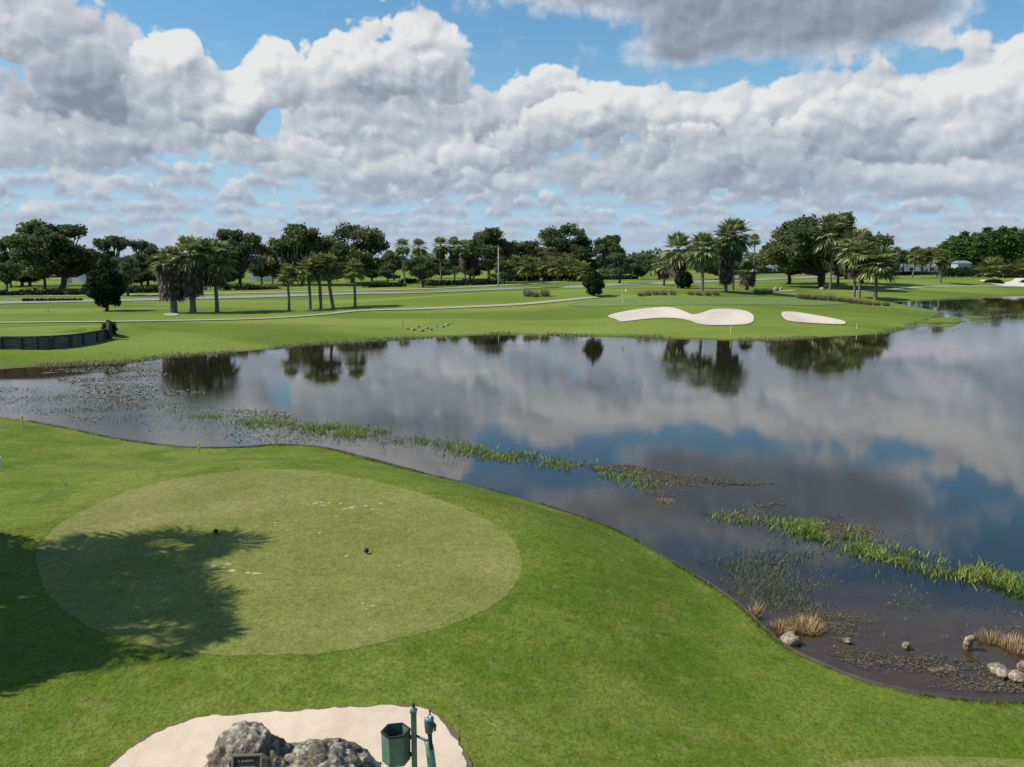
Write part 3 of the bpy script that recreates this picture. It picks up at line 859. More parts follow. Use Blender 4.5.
RED_L = leaf_material('reddish_shrub_leaves', (0.07, 0.05, 0.03), (0.12, 0.07, 0.045), (0.06, 0.08, 0.03), clump=1.0)
TUFT_L = leaf_material('clump_grass_blades', (0.17, 0.19, 0.09), (0.27, 0.27, 0.15), (0.36, 0.32, 0.20), clump=0.8)
REDTUFT_L = leaf_material('russet_grass_blades', (0.22, 0.185, 0.10), (0.32, 0.235, 0.145), (0.18, 0.23, 0.085), clump=0.8)
REED_L = leaf_material('reed_blades', (0.165, 0.235, 0.040), (0.240, 0.310, 0.066), (0.36, 0.37, 0.14), trans=0.3, clump=0.6)
DRY_L = leaf_material('dry_reed_blades', (0.34, 0.22, 0.10), (0.50, 0.34, 0.17), (0.60, 0.46, 0.27), trans=0.2, clump=1.5)
WEED_L = leaf_material('floating_weed', (0.100, 0.078, 0.048), (0.150, 0.114, 0.070), (0.115, 0.115, 0.06), trans=0.0, clump=0.4)
GREENWEED_L = leaf_material('green_weed', (0.085, 0.100, 0.040), (0.130, 0.140, 0.058), (0.17, 0.165, 0.08), trans=0.1, clump=0.4)
def bark_build(nt, out):
    oc = nt.n('ShaderNodeTexCoord').outputs['Object']
    a = nt.noise(nt.v('MULTIPLY', oc, (3.0, 3.0, 0.8)), 2.0, 5.0, 0.65)
    c = nt.mix(a, (0.032, 0.027, 0.022), (0.105, 0.088, 0.072))
    principled(nt, out, _in={'Base Color': c, 'Roughness': 0.9})
BARK = material('bark', bark_build)
def pbark_build(nt, out):
    oc = nt.n('ShaderNodeTexCoord').outputs['Object']
    a = nt.noise(nt.v('MULTIPLY', oc, (1.0, 1.0, 5.0)), 3.0, 4.0, 0.65)
    c = nt.mix(a, (0.085, 0.070, 0.058), (0.23, 0.195, 0.165))
    principled(nt, out, _in={'Base Color': c, 'Roughness': 0.9})
PALM_BARK = material('palm_bark', pbark_build)

# ------------------------------------------------------------------ plant shapes
def unit(r_, n):
    v = r_.normal(size=(n, 3))
    return v / np.linalg.norm(v, axis=1)[:, None]
def cards(c, size, r_, aspect=1.7, normals=None):
    """Small pointed leaf faces at the centres c."""
    n = len(c)
    nn = unit(r_, n) if normals is None else normals
    a = np.cross(nn, unit(r_, n)); a /= np.linalg.norm(a, axis=1)[:, None] + 1e-9
    b = np.cross(nn, a)
    s = (size * r_.uniform(0.6, 1.35, n))[:, None]
    L, W_ = a * s * 0.5 * aspect, b * s * 0.5
    v = np.stack([c - L, c - W_ + L * 0.1, c + L, c + W_ + L * 0.1], 1).reshape(-1, 3)
    return v, np.arange(4 * n).reshape(n, 4)
def blades(p, h, w, r_, lean=0.35, dirs=None):
    """Upright tapering blades from the roots p."""
    n = len(p)
    ang = r_.uniform(0, 2 * math.pi, n)
    le = r_.uniform(0.2, 1.0, n) * lean
    hh = h * r_.uniform(0.55, 1.15, n)
    d = np.stack([np.cos(ang) * le, np.sin(ang) * le, np.ones(n)], 1) if dirs is None else dirs
    d /= np.linalg.norm(d, axis=1)[:, None]
    sa = r_.uniform(0, 2 * math.pi, n)
    s = np.stack([np.cos(sa), np.sin(sa), np.zeros(n)], 1) * (w * 0.5)
    mid = p + d * (hh * 0.55)[:, None]
    tip = p + d * hh[:, None] + np.stack([np.cos(ang), np.sin(ang), -0.3 * np.ones(n)], 1) * (hh * 0.22 * le / max(lean, 1e-3))[:, None]
    v = np.stack([p - s, p + s, mid + s * 0.8, tip, mid - s * 0.8], 1)
    q1 = np.stack([v[:, 0], v[:, 1], v[:, 2], v[:, 4]], 1)
    # root quad and a tip triangle (as a folded quad would be degenerate, the tip repeats no vertex)
    V_ = v.reshape(-1, 3)
    i = np.arange(n)[:, None] * 5
    f = np.concatenate([i + [0, 1, 2], i + [0, 2, 4], i + [4, 2, 3]], 0)
    return V_, f
def merge(parts):
    V_, F_, o = [], [], 0
    for v, f in parts:
        V_.append(v); F_.append(f + o); o += len(v)
    return np.concatenate(V_), np.concatenate(F_)
def tubes(lines, seg=6):
    """Tapered limbs: [(points, radii), ...] in one mesh."""
    V_, F_, o = [], [], 0
    ang = np.arange(seg) * 2 * math.pi / seg
    for pts, rad in lines:
        pts = np.asarray(pts, float)
        t = np.gradient(pts, axis=0); t /= np.linalg.norm(t, axis=1)[:, None] + 1e-9
        up = np.array([0.13, 0.99, 0.05])
        s = np.cross(t, up); s /= np.linalg.norm(s, axis=1)[:, None] + 1e-9
        u = np.cross(s, t)
        ring = pts[:, None, :] + (s[:, None, :] * np.cos(ang)[None, :, None] + u[:, None, :] * np.sin(ang)[None, :, None]) * np.asarray(rad)[:, None, None]
        n = len(pts)
        V_.append(ring.reshape(-1, 3))
        k = np.arange(seg)
        for i in range(n - 1):
            a, b = o + i * seg, o + (i + 1) * seg
            F_.append(np.stack([a + k, a + (k + 1) % seg, b + (k + 1) % seg, b + k], 1))
        o += n * seg
    return np.concatenate(V_), np.concatenate(F_)

def oak_shape(seed, Hh=14.0, W=14.0, base=0.22, ncl=26, per=270, leaf=0.36, rc=0.165, flat_=0.74, off=0.0, stems=1, open_=0.0, low=0.0, lean=0.0, nl=6):
    """A spreading broadleaf: forked trunk, limbs, sprays of leaves round the limb ends. Returns trunk and crown."""
    r_ = np.random.default_rng(seed)
    # a few big lobes at different heights, each a heap of sprays
    lobes = [(np.array([r_.uniform(-0.08, 0.08) * W, r_.uniform(-0.08, 0.08) * W, Hh * 0.74]), W * 0.21)]
    a0 = r_.uniform(0, 6.28)
    for k in range(nl):
        a = a0 + k * 2 * math.pi / nl + r_.uniform(-0.35, 0.35)
        q = r_.uniform(0.24, 0.35) * W
        z = Hh * r_.uniform(0.40 - low, 0.78 - low)
        lobes.append((np.array([math.cos(a) * q, math.sin(a) * q, z]), W * r_.uniform(0.13, 0.20)))
    for k in range(nl):
        a = a0 + r_.uniform(0, 6.28)
        q = r_.uniform(0.08, 0.30) * W
        lobes.append((np.array([math.cos(a) * q, math.sin(a) * q, Hh * r_.uniform(0.34 - low, 0.80)]), W * r_.uniform(0.13, 0.19)))
    cl = []
    per_lobe = max(4, int(1.25 * ncl / len(lobes)))
    for lc, lr in lobes:
        for j in range(per_lobe):
            d = unit(r_, 1)[0]
            d[2] = abs(d[2]) * 0.9 - 0.25
            c = lc + d * lr * r_.uniform(0.55, 1.0) * [1, 1, 0.75]
            c[2] = min(c[2], Hh * 0.93)
            cl.append((c, W * rc * r_.uniform(0.62, 1.28)))
    leaves = []
    for c, r in cl:
        c = c + [off, 0, 0]
        n = int(per * (r / (W * rc)) ** 2)
        d = unit(r_, n)
        rad = r * (0.35 + 0.65 * r_.random(n) ** 0.6) * (1.0 + 0.35 * np.sin(d[:, 0] * 5 + c[0]) * np.sin(d[:, 1] * 4 + c[2]))
        p = c + d * rad[:, None] * [1.08, 1.08, flat_]
        leaves.append(p)
    p = np.concatenate(leaves)
    p = p[p[:, 2] > Hh * 0.09]
    crown = cards(p, leaf, r_)
    lines = []
    for s in range(stems):
        b0 = np.array([r_.uniform(-0.9, 0.9) * (stems > 1), r_.uniform(-0.6, 0.6) * (stems > 1), -0.25])
        fork = np.array([b0[0] * 1.5 + lean + r_.uniform(-0.2, 0.2), b0[1] * 1.2, Hh * base * r_.uniform(0.9, 1.15)])
        R0 = 0.032 * Hh / math.sqrt(stems)
        mid = (b0 + fork) / 2 + [r_.uniform(-0.15, 0.15), 0, 0]
        lines.append(([b0, b0 + [0, 0, 0.5], mid, fork], [R0 * 1.45, R0 * 1.08, R0 * 0.95, R0 * 0.85]))
        for j, (c, r) in enumerate(cl):
            if j % stems != s: continue
            e = c + [off, 0, 0]
            m1 = fork + (e - fork) * 0.45 + [0, 0, -0.04 * Hh + r_.uniform(-0.3, 0.5)]
            lines.append(([fork, m1, e], [R0 * 0.55, R0 * 0.30, R0 * 0.10]))
    return tubes(lines), crown
def moss_shape(seed, Hh=14.0, W=14.0, n=170):
    r_ = np.random.default_rng(seed)
    a = r_.uniform(0, 2 * math.pi, n); q = np.sqrt(r_.uniform(0.15, 1, n)) * W * 0.46
    p = np.stack([np.cos(a) * q, np.sin(a) * q, Hh * r_.uniform(0.30, 0.62, n)], 1)
    d = np.tile([0, 0, -1.0], (n, 1)) + r_.normal(size=(n, 3)) * 0.05
    return blades(p, Hh * 0.14, 0.28, r_, 0.1, d)
def pine_shape(seed, Hh=15.0, W=5.5):
    r_ = np.random.default_rng(seed)
    P_ = []
    lines = [([[0, 0, -0.2], [0.05, 0, Hh * 0.5], [0.0, 0.05, Hh * 0.97]], [0.24, 0.17, 0.04])]
    k = 0
    for z in np.arange(0.24, 1.0, 0.05):
        wr = W * 0.5 * (math.sin(min(1.0, (1.04 - z) / 0.55) * math.pi / 2)) * r_.uniform(0.75, 1.15)
        for j in range(5 if z < 0.85 else 3):
            a = k * 2.4 + r_.uniform(-0.3, 0.3); k += 1
            L = wr * r_.uniform(0.55, 1.0)
            c = np.array([math.cos(a) * L * 0.75, math.sin(a) * L * 0.75, Hh * z + L * 0.18])
            n = int(46 * (0.5 + L / (W * 0.5)))
            p = c + r_.normal(size=(n, 3)) * [0.42 + L * 0.14, 0.42 + L * 0.14, 0.30]
            P_.append(p)
            lines.append(([[0, 0, Hh * z - 0.2], c], [0.06, 0.02]))
    p = np.concatenate(P_ + [np.array([0, 0, Hh * 0.98]) + r_.normal(size=(40, 3)) * [0.25, 0.25, 0.4]])
    return tubes(lines, 5), cards(p, 0.42, r_, 2.2)
def fan_parts(r_, o, d, R, nl, droop, wid=0.16, spread=115):
    """One fan leaf: o = end of its stalk, d = the way it points."""
    z = np.array([0, 0, 1.0])
    s = np.cross(d, z); s /= np.linalg.norm(s) + 1e-9
    n_ = np.cross(s, d)
    th = np.radians(np.linspace(-spread, spread, nl) + r_.uniform(-4, 4, nl))
    L = R * (1 - 0.30 * np.abs(th) / math.radians(spread)) * r_.uniform(0.85, 1.1, nl)
    di = np.cos(th)[:, None] * d + np.sin(th)[:, None] * s + 0.22 * np.abs(np.sin(th))[:, None] * n_
    di /= np.linalg.norm(di, axis=1)[:, None]
    pe = np.cross(di, n_)
    pe /= np.linalg.norm(pe, axis=1)[:, None] + 1e-9
    mid = o + di * (L * 0.55)[:, None]
    tip = o + di * L[:, None] - z * (droop * L)[:, None]
    w_ = pe * (L * wid * 0.5)[:, None]
    v = np.stack([np.tile(o, (nl, 1)), mid - w_, tip, mid + w_], 1).reshape(-1, 3)
    return v, np.arange(4 * nl).reshape(nl, 4)
def palm_crown(seed, nf=44, pet=1.1, R=1.25, lo=-40, hi=88, droop=0.18, nl=15, wid=0.16):
    r_ = np.random.default_rng(seed)
    out = []
    for k in range(nf):
        t = (k + 0.5) / nf
        e = math.radians(hi + (lo - hi) * t ** 0.9 + r_.uniform(-7, 7))
        a = k * 2.39996 + r_.uniform(-0.25, 0.25)
        d = np.array([math.cos(a) * math.cos(e), math.sin(a) * math.cos(e), math.sin(e)])
        pl = pet * r_.uniform(0.75, 1.15)
        o = d * pl - np.array([0, 0, 0.10 * pl * (1 - t)])
        dd = d - np.array([0, 0, 0.02 + 0.30 * t]); dd /= np.linalg.norm(dd)
        out.append(fan_parts(r_, o, dd, R * r_.uniform(0.8, 1.12), nl, droop, wid))
        s = np.cross(d, [0, 0, 1.0]); s = s / (np.linalg.norm(s) + 1e-9) * 0.035
        out.append((np.array([d * 0.1 - s, d * 0.1 + s, o + s * 0.6, o - s * 0.6]), np.array([[0, 1, 2, 3]])))
    return merge(out)
def skirt_shape(seed, L=3.5, r0=1.3, r1=0.8, n=60, nl=9):
    """Dead fans hanging down along the trunk from z = 0 to -L."""
    r_ = np.random.default_rng(seed)
    out = []
    for k in range(n):
        t = r_.random()
        a = k * 2.39996 + r_.uniform(-0.3, 0.3)
        rr_ = r0 + (r1 - r0) * t
        ca, sa = math.cos(a), math.sin(a)
        o = np.array([ca * rr_ * 0.50, sa * rr_ * 0.50, -t * L * 0.72 + 0.15])
        d = np.array([ca * 0.42, sa * 0.42, -1.0]); d /= np.linalg.norm(d)
        out.append(fan_parts(r_, o, d, r_.uniform(0.9, 1.35), nl, 0.1, 0.14, 60))
    return merge(out)
def palm_trunk(Hh, r0=0.27, r1=0.19, bend=0.0, seed=0):
    r_ = np.random.default_rng(seed)
    z = np.linspace(-0.2, Hh, 12)
    t = z / Hh
    pts = np.stack([bend * (1 - (1 - np.clip(t, 0, 1)) ** 2) + 0.04 * np.sin(z), 0.03 * np.cos(z * 1.3), z], 1)
    rad = (r0 + (r1 - r0) * np.clip(t, 0, 1)) * r_.uniform(0.94, 1.08, len(z))
    rad[0] *= 1.35
    return tubes([(pts, rad)], 9)
def egg_shape(seed, Hh, W, n=2600, leaf=0.26, p_=0.45, base=0.12, lump=0.10):
    """A close-grown bush: an egg of leaves with a lumpy outline."""
    r_ = np.random.default_rng(seed)
    d = unit(r_, n)
    z = d[:, 2]
    prof = 1.0 - p_ * np.clip(z, 0, 1) ** 1.5 * 0.6
    rad = (0.55 + 0.45 * r_.random(n) ** 0.5) * (1 + lump * np.sin(d[:, 0] * 7 + seed) * np.sin(d[:, 1] * 6) + lump * np.sin(z * 9 + d[:, 0] * 4))
    p = np.stack([d[:, 0] * W / 2 * prof, d[:, 1] * W / 2 * prof, z * Hh * (1 - base) / 2], 1) * rad[:, None]
    p[:, 2] += Hh * (base + (1 - base) / 2)
    return cards(p, leaf, r_)
def tuft_shape(seed, Hh=1.4, W=1.8, n=420, w=0.05):
    r_ = np.random.default_rng(seed)
    a = r_.uniform(0, 2 * math.pi, n); q = np.sqrt(r_.random(n)) * W * 0.28
    p = np.stack([np.cos(a) * q, np.sin(a) * q, np.full(n, -0.05)], 1)
    le = r_.uniform(0.05, 0.75, n) * (0.4 + q / (W * 0.28))
    d = np.stack([np.cos(a) * le, np.sin(a) * le, np.ones(n)], 1)
    return blades(p, Hh * (1.05 - 0.45 * (q / (W * 0.28)) ** 2), w, r_, 0.5, d)

_cache = {}
def shape(key, fn, mat, smooth=False):
    if key not in _cache:
        v, f = fn()
        _cache[key] = np_mesh(key.split('/')[-1].split('@')[0], v, f, mat, smooth)
    return _cache[key]
def depth(p):
    return p[1] * _cp - (p[2] - HC) * _sp
def spot(bx, by, top, wpx):
    """Ground place, height and width in metres for something seen at bx, by with its top at the given height."""
    p = ground(bx, by)
    d = ray(bx, top)
    zt = HC + d[2] * p[1] / d[1]
    return p, zt - p[2], wpx * depth(p) / F
def plant(name, cat, label, group, loc, rz, scale, parts):
    """A plant: an Empty at its foot with its parts."""
    o = empty(name, loc, rz, scale)
    tag(o, label, cat, group)
    for pn, me in parts:
        link_mesh(pn, me, o)
    return o

OAKS = {}
def mossy(c):
    """Leaves with grey moss hanging among them: one crown, two materials."""
    v, f = moss_shape(4)
    f4 = np.column_stack([f, f[:, 2]])
    p = v.reshape(-1, 5, 3)
    q = np.stack([p[:, 0], p[:, 1], p[:, 3], p[:, 4]], 1).reshape(-1, 3)
    return merge([c, (q, np.arange(len(q)).reshape(-1, 4))]), len(q) // 4
def oak_parts(var, leafm, moss=False):
    """Trunk and crown meshes of one of the tree shapes."""
    spec = {
        'wide': dict(seed=3, ncl=44, rc=0.105, low=0.06, nl=7), 'round': dict(seed=8, ncl=40, rc=0.115, base=0.2, low=0.05, nl=5),
        'ragged': dict(seed=15, ncl=36, rc=0.095, base=0.28, low=0.05, nl=5), 'dense': dict(seed=21, ncl=56, rc=0.12, low=0.10, base=0.14, nl=7),
        'airy': dict(seed=33, ncl=40, rc=0.09, per=200, base=0.24, leaf=0.32, low=0.10, nl=6), 'low': dict(seed=41, ncl=52, rc=0.115, low=0.16, base=0.12, nl=7),
        'giant': dict(seed=58, ncl=96, rc=0.084, per=270, base=0.17, leaf=0.27, low=0.14, lean=0.3, nl=9),
        'side': dict(seed=67, ncl=64, rc=0.095, per=260, low=0.10, base=0.16, off=-3.0, stems=4, leaf=0.28, nl=8),
    }[var]
    if var not in OAKS: OAKS[var] = oak_shape(**spec)
    t, c = OAKS[var]
    tm = shape('oak_%s/trunk' % var, lambda: t, BARK, True)
    if moss:
        key = 'oak_%s_moss/crown' % var
        if key not in _cache:
            (v, f), nm = mossy(c)
            me = np_mesh('crown', v, f, leafm)
            me.materials.append(MOSS_L)
            mi = np.zeros(len(f), dtype=np.int32); mi[-nm:] = 1
            me.polygons.foreach_set('material_index', mi)
            _cache[key] = me
        return [('trunk', tm), ('crown', _cache[key])]
    cm = shape('oak_%s_%s/crown' % (var, leafm.name), lambda: c, leafm)
    return [('trunk', tm), ('crown', cm)]
_r = random.Random(5)
def oak(var, leafm, bx, by, top, wpx, label, group='broadleaf trees along the far side of the course', moss=False, name='oak_tree', rz=None, cat='tree'):
    p, h, w = spot(bx, by, top, wpx)
    rz = _r.uniform(0, 6.28) if rz is None else rz
    pts = oak_parts(var, leafm, moss)
    return plant(name, cat, label, group, p, rz, (w / 13.2, w / 13.2, h / 13.7), pts)

# ---- broadleaf trees, left to right
oak('giant', OAK_L, 62, 290, 212, 88, 'largest spreading live oak at the left, its thick forked trunk rising from the hedge', rz=0.4)
oak('round', OAK_L, 7, 292.5, 256, 30, 'small round dark tree at the left edge of the photo, standing by the hedge', name='small_tree')
oak('ragged', OAK_L, 11, 288, 228, 30, 'tall ragged dark tree behind the small round tree at the left edge', name='ragged_tree')
oak('ragged', OAK_L, 30, 286, 227, 40, 'mossy dark oak between the ragged edge tree and the largest live oak', moss=True)
oak('airy', OLIVE_L, 45, 289, 244, 40, 'paler olive tree standing in front of the largest live oak', name='olive_tree')
oak('ragged', OAK_L, 114, 286, 228, 38, 'dark oak with an open flat top just right of the largest live oak')
oak('airy', GREY_L, 128, 296, 249, 34, 'small grey-green tree right behind the egg-shaped holly bush', name='small_tree')
oak('airy', GREY_L, 148, 285, 232, 38, 'feathery grey-green tree rising behind the small tree and left of the skirted palms', name='feathery_tree')
oak('low', OLIVE_L, 160, 286, 252, 34, 'low bushy olive tree directly behind the first skirted palm', name='bushy_tree')
oak('round', OAK_L, 210, 284, 232, 34, 'rounded oak behind and between the second and third skirted palms')
oak('wide', OAK_L, 240, 286, 224, 56, 'broad oak with a tall crown just right of the third skirted palm', moss=True)
oak('round', OAK_L, 262, 284, 252, 26, 'low dark tree beside the red-roofed house, left of it', name='small_tree')
oak('airy', OAK_L, 273, 284, 240, 18, 'thin young oak standing in the sky gap by the red-roofed house', name='young_oak')
oak('wide', OAK_L, 303, 285, 218, 58, 'grey moss-draped oak rising behind the five cabbage palms', moss=True)
oak('dense', OAK_L, 352, 283, 217, 66, 'dense dark oak with a bulging crown right of the moss-draped one')
oak('low', OAK_L, 330, 285, 246, 56, 'low dark oak filling in behind the cabbage palms')
oak('airy', GREY_L, 388, 284.5, 260, 22, 'small pale tree left of the leaning slender palm', name='small_tree')
oak('round', OAK_L, 394, 280, 246, 30, 'dark tree behind the small pale tree and left of the tall palm row', name='dark_tree')
oak('round', OAK_L, 423, 287.3, 252, 36, 'round-headed dark tree at the roadside in front of the palm row', name='roadside_tree')
oak('low', OAK_L, 441, 278, 256, 40, 'low dark tree seen under the crowns of the palm row', name='low_tree')
oak('wide', OAK_L, 489, 283, 223, 52, 'tall dark oak behind the light pole, a knob of leaves at its top')
oak('low', OAK_L, 518, 279, 237, 56, 'broad dark oak between the light pole and the cabbage palm grove')
oak('airy', OLIVE_L, 504, 284, 256, 28, 'small olive tree just right of the light pole', name='olive_tree')
oak('dense', DENSE_L, 567, 276, 218, 50, 'tallest rounded green oak standing above the cabbage palm grove')
oak('wide', OAK_L, 608, 277, 231, 34, 'oak with a two-lobed crown and a sky gap right of the tallest rounded oak')
oak('dense', OAK_L, 590, 276, 247, 40, 'dark low oak linking the tallest rounded oak and the two-lobed one')
oak('airy', GREY_L, 619.5, 283.5, 247, 38, 'grey-green tree on a thin trunk by the road, behind the leaning juniper', name='roadside_tree')
oak('low', OAK_L, 637, 279, 252, 30, 'rounded dark tree right of the grey-green roadside tree', name='dark_tree')
oak('round', OAK_L, 651, 276, 250, 24, 'small far tree left of the palms beside the green', name='far_tree')
oak('dense', OAK_L, 702, 280, 231, 36, 'round oak directly behind the slender middle palm by the green')
oak('airy', OLIVE_L, 755, 275, 252, 24, 'yellowish bushy tree in front of the white houses', name='bushy_tree')
oak('side', OAK_L, 822, 287.2, 211, 84, 'wide dark oak on several trunks left of the palms by the inlet', rz=0.0)
oak('dense', OAK_L, 789, 284, 216, 56, 'full rounded oak at the left end of the oak clump by the inlet')
oak('wide', OAK_L, 838, 286.5, 206, 42, 'oak topping the clump, its crown a knob above the inlet palms')
oak('dense', OAK_L, 862, 284, 224, 48, 'green oak behind the inlet palms, on the right of the clump')
oak('low', OAK_L, 884, 275, 246, 36, 'low dark far tree right of the inlet palms', name='far_tree')
oak('round', DENSE_L, 906, 270, 248, 30, 'far rounded green tree above the house with the screened porch', name='far_tree')
oak('round', DENSE_L, 926, 270, 244, 34, 'far tree left of the pine wood', name='far_tree')

for (bx, by, tp, w_, lab) in [(22, 286, 253, 50, 'low dark tree filling in behind the small round tree at the left edge'), (108, 285, 258, 26, 'low dark tree right behind the white house wing at the left'), (142, 286, 258, 40, 'low dark tree left of the skirted palms, under the feathery one'),
        (186, 285, 257, 40, 'low dark tree seen between the skirted palms'), (226, 286, 254, 44, 'low dark tree under the broad oak right of the skirted palms'), (284, 285, 262, 30, 'low dark tree just left of the cabbage palms, under the moss-draped oak'),
        (372, 281, 256, 30, 'low dark tree right of the dense bulging oak'), (470, 279, 252, 34, 'low dark tree behind the right half of the tall palm row'), (541, 277, 243, 66, 'broad low tree behind the middle of the cabbage palm grove'), (667, 278, 255, 30, 'low dark tree behind the leftmost palm by the green'), (722, 279, 256, 40, 'low dark tree behind the tall pair of palms by the green'), (846, 279, 256, 40, 'low dark tree behind the trunks of the oak clump'), (873, 278, 254, 34, 'low dark tree behind the short broad inlet palm')]:
    oak('low', OAK_L, bx, by, tp, w_, lab, name='low_tree')
# ---- holly bush, juniper, dark round shrub
def bush(name, cat, label, bx, by, top, wpx, mat, seed, trunk=True, **kw):
    p, h, w = spot(bx, by, top, wpx)
    v, f = egg_shape(seed, h, w, **kw)
    parts = []
    if trunk:
        tv, tf = tubes([([[0, 0, -0.2], [0.05, 0, h * 0.3], [0, 0, h * 0.6]], [h * 0.045, h * 0.035, h * 0.02])])
        parts.append(('trunk', np_mesh('trunk', tv, tf, BARK, True)))
    parts.append(('crown', np_mesh('crown', v, f, mat)))
    return plant(name, cat, label, None, p, 0.0, None, parts)
bush('holly_bush', 'bush', 'dense dark egg-shaped holly bush alone on the lawn', 107, 310.8, 264, 36, HOLLY_L, 5, n=5200, leaf=0.24, p_=0.60, base=0.08)
bush('juniper_bush', 'bush', 'dark leaning juniper beside the cart path near the green', 594, 296.5, 270, 20, leaf_material('juniper_leaves', (0.030, 0.045, 0.016), (0.055, 0.070, 0.024), None, clump=0.9), 9, n=3800, leaf=0.22, p_=1.45, base=0.06, lump=0.14)
bush('round_shrub', 'shrub', 'dark rounded shrub before the white houses, right of the yellowish tree', 762, 273.5, 266, 13, HEDGE_L, 12, trunk=False, n=900, leaf=0.35, base=0.02)
bush('cycad_bush', 'bush', 'dark bushy plant at the foot of the shaggy palm by the green', 684, 288.5, 271, 17, HOLLY_L, 14, trunk=False, n=1800, leaf=0.25, base=0.02)
bush('fallen_shrub', 'shrub', 'dark drooping shrub at the right end of the timber bulkhead', 110, 334, 322, 13, HOLLY_L, 16, trunk=False, n=900, leaf=0.16, base=0.02, lump=0.25)

# ---- palms
SCR = {}
def palm(bx, by, top, cw, label, group, leafm=PALM_L, var=0, skirt=None, lean=0.0, trunk_r=0.27, name='fan_palm', dx=0.0, nf=44, pet=None):
    """A fan palm seen at bx, by: top = highest leaf, cw = crown width in the photo; skirt = (length px, width px)."""
    p, h, w = spot(bx, by, top, cw * 1.15)
    px = depth(p) / F
    ck = 'palm%d_%d_%s/crown' % (var, nf, leafm.name)
    cm = shape(ck, lambda: palm_crown(100 + var, nf, *((1.1, 1.25) if pet is None else pet), lo=(-58, -40, -68, -35)[var % 4]), leafm)
    cs = w / 4.1
    zc = h - 1.75 * cs
    o = empty(name, p, 0.0)
    tag(o, label, 'palm tree', group)
    tv, tf = palm_trunk(max(zc, 0.5), trunk_r, trunk_r * 0.75, lean, var)
    link_mesh('trunk', np_mesh('trunk', tv, tf, PALM_BARK, True), o)
    c = link_mesh('crown', cm, o)
    c.location = (lean, 0, zc); c.scale = (cs, cs, cs); c.rotation_euler = (0, 0, _r.uniform(0, 6.28))
    if skirt:
        L, sw = skirt[0] * px, skirt[1] * px
        v, f = skirt_shape(40 + var, L, sw * 0.70, sw * 0.54, n=int(110 + 24 * L))
        s = link_mesh('dead_fronds', np_mesh('dead_fronds', v, f, DEAD_L), o)
        s.location = (lean, 0, zc - 0.2 * cs)
    return o
G1 = 'skirted fan palms on the far lawn'
palm(174, 313, 245, 34, 'broad low palm with a thick brown skirt, leftmost of the three on the far lawn', G1, var=2, skirt=(44, 34), trunk_r=0.42, nf=60)
palm(193, 313, 235, 38, 'tallest of the three skirted palms on the far lawn, standing in the middle', G1, var=0, skirt=(52, 28), trunk_r=0.40, nf=56)
palm(217, 312, 238, 42, 'slender-trunked palm with a short drooping skirt, right of the two thick ones', G1, var=2, skirt=(28, 26), trunk_r=0.26, nf=60)
G2 = 'cabbage palms in a clump on the far lawn'
palm(289, 311, 264, 23, 'smallest cabbage palm at the left end of the five', G2, SABAL_L, 1, trunk_r=0.19, name='cabbage_palm')
palm(310, 309.5, 256, 27, 'second cabbage palm from the left in the clump of five', G2, SABAL_L, 2, trunk_r=0.22, name='cabbage_palm')
palm(320.5, 309, 252, 27, 'tallest cabbage palm, in the middle of the five', G2, SABAL_L, 0, trunk_r=0.24, name='cabbage_palm')
palm(333, 308, 253, 27, 'leaning cabbage palm just right of the tallest of the five', G2, SABAL_L, 2, trunk_r=0.24, lean=-0.5, name='cabbage_palm')
palm(355, 307.5, 259, 24, 'cabbage palm standing apart at the right end of the five', G2, SABAL_L, 1, trunk_r=0.20, name='cabbage_palm')
G3 = 'tall palms in a row beyond the road'
palm(405.5, 285, 238, 18, 'slender leaning palm at the left end of the tall row beyond the road', G3, PALM_L, 0, lean=-0.6, trunk_r=0.24)
palm(419.5, 281, 238, 18, 'palm behind the round-headed roadside tree, only its crown showing above it', G3, PALM_L, 2, trunk_r=0.24)
palm(441, 282, 236, 19, 'tallest palm of the row, between the roadside tree and the skirted ones', G3, PALM_L, 2, skirt=(14, 9), trunk_r=0.28)
palm(454.5, 282, 237, 19, 'palm with a long grey skirt right of the tallest of the row', G3, PALM_L, 1, skirt=(22, 10), trunk_r=0.28)
palm(465, 281, 239, 19, 'palm with a full skirt second from the right end of the row', G3, PALM_L, 2, skirt=(26, 11), trunk_r=0.28)
palm(473.5, 281, 240, 19, 'rightmost palm of the tall row, against the oak by the light pole', G3, PALM_L, 0, skirt=(24, 11), trunk_r=0.28)
G4 = 'palms beside the far green'
palm(664, 286, 253, 27, 'low palm with drooping yellowish leaves, leftmost by the green', G4, PALM_L, 3, skirt=(12, 16), trunk_r=0.26)
palm(677, 288, 232, 34, 'bushy palm with a brown skirt, second from the left by the green', G4, PALM_L, 2, skirt=(32, 20), trunk_r=0.36, nf=56)
palm(702, 291, 231, 34, 'slender palm with a bare straight trunk, in the middle by the green', G4, PALM_L, 2, skirt=(8, 16), trunk_r=0.24, nf=52)
palm(725.5, 291, 224, 30, 'tall palm wrapped to the ground in grey dead leaves by the green', G4, PALM_L, 0, skirt=(56, 14), trunk_r=0.30, nf=56)
palm(732.5, 290, 217, 36, 'tallest palm by the green, its thin trunk beside the wrapped one', G4, PALM_L, 2, skirt=(30, 20), trunk_r=0.24, nf=60)
palm(753.5, 279, 234, 13, 'small distant palm right of the tallest one by the green', G4, PALM_L, 1, trunk_r=0.24)
palm(747, 290, 262, 20, 'squat dark palm with a grey skirt right of the tall pair', G4, leaf_material('dark_palm_leaves', (0.03, 0.05, 0.02), (0.055, 0.08, 0.03), None), 1, skirt=(13, 16), trunk_r=0.3)
G5 = 'palms by the inlet'
palm(830, 289.5, 213, 40, 'tall palm with a ragged skirt in front of the oak clump by the inlet', G5, PALM_L, 2, skirt=(22, 26), trunk_r=0.25, nf=60)
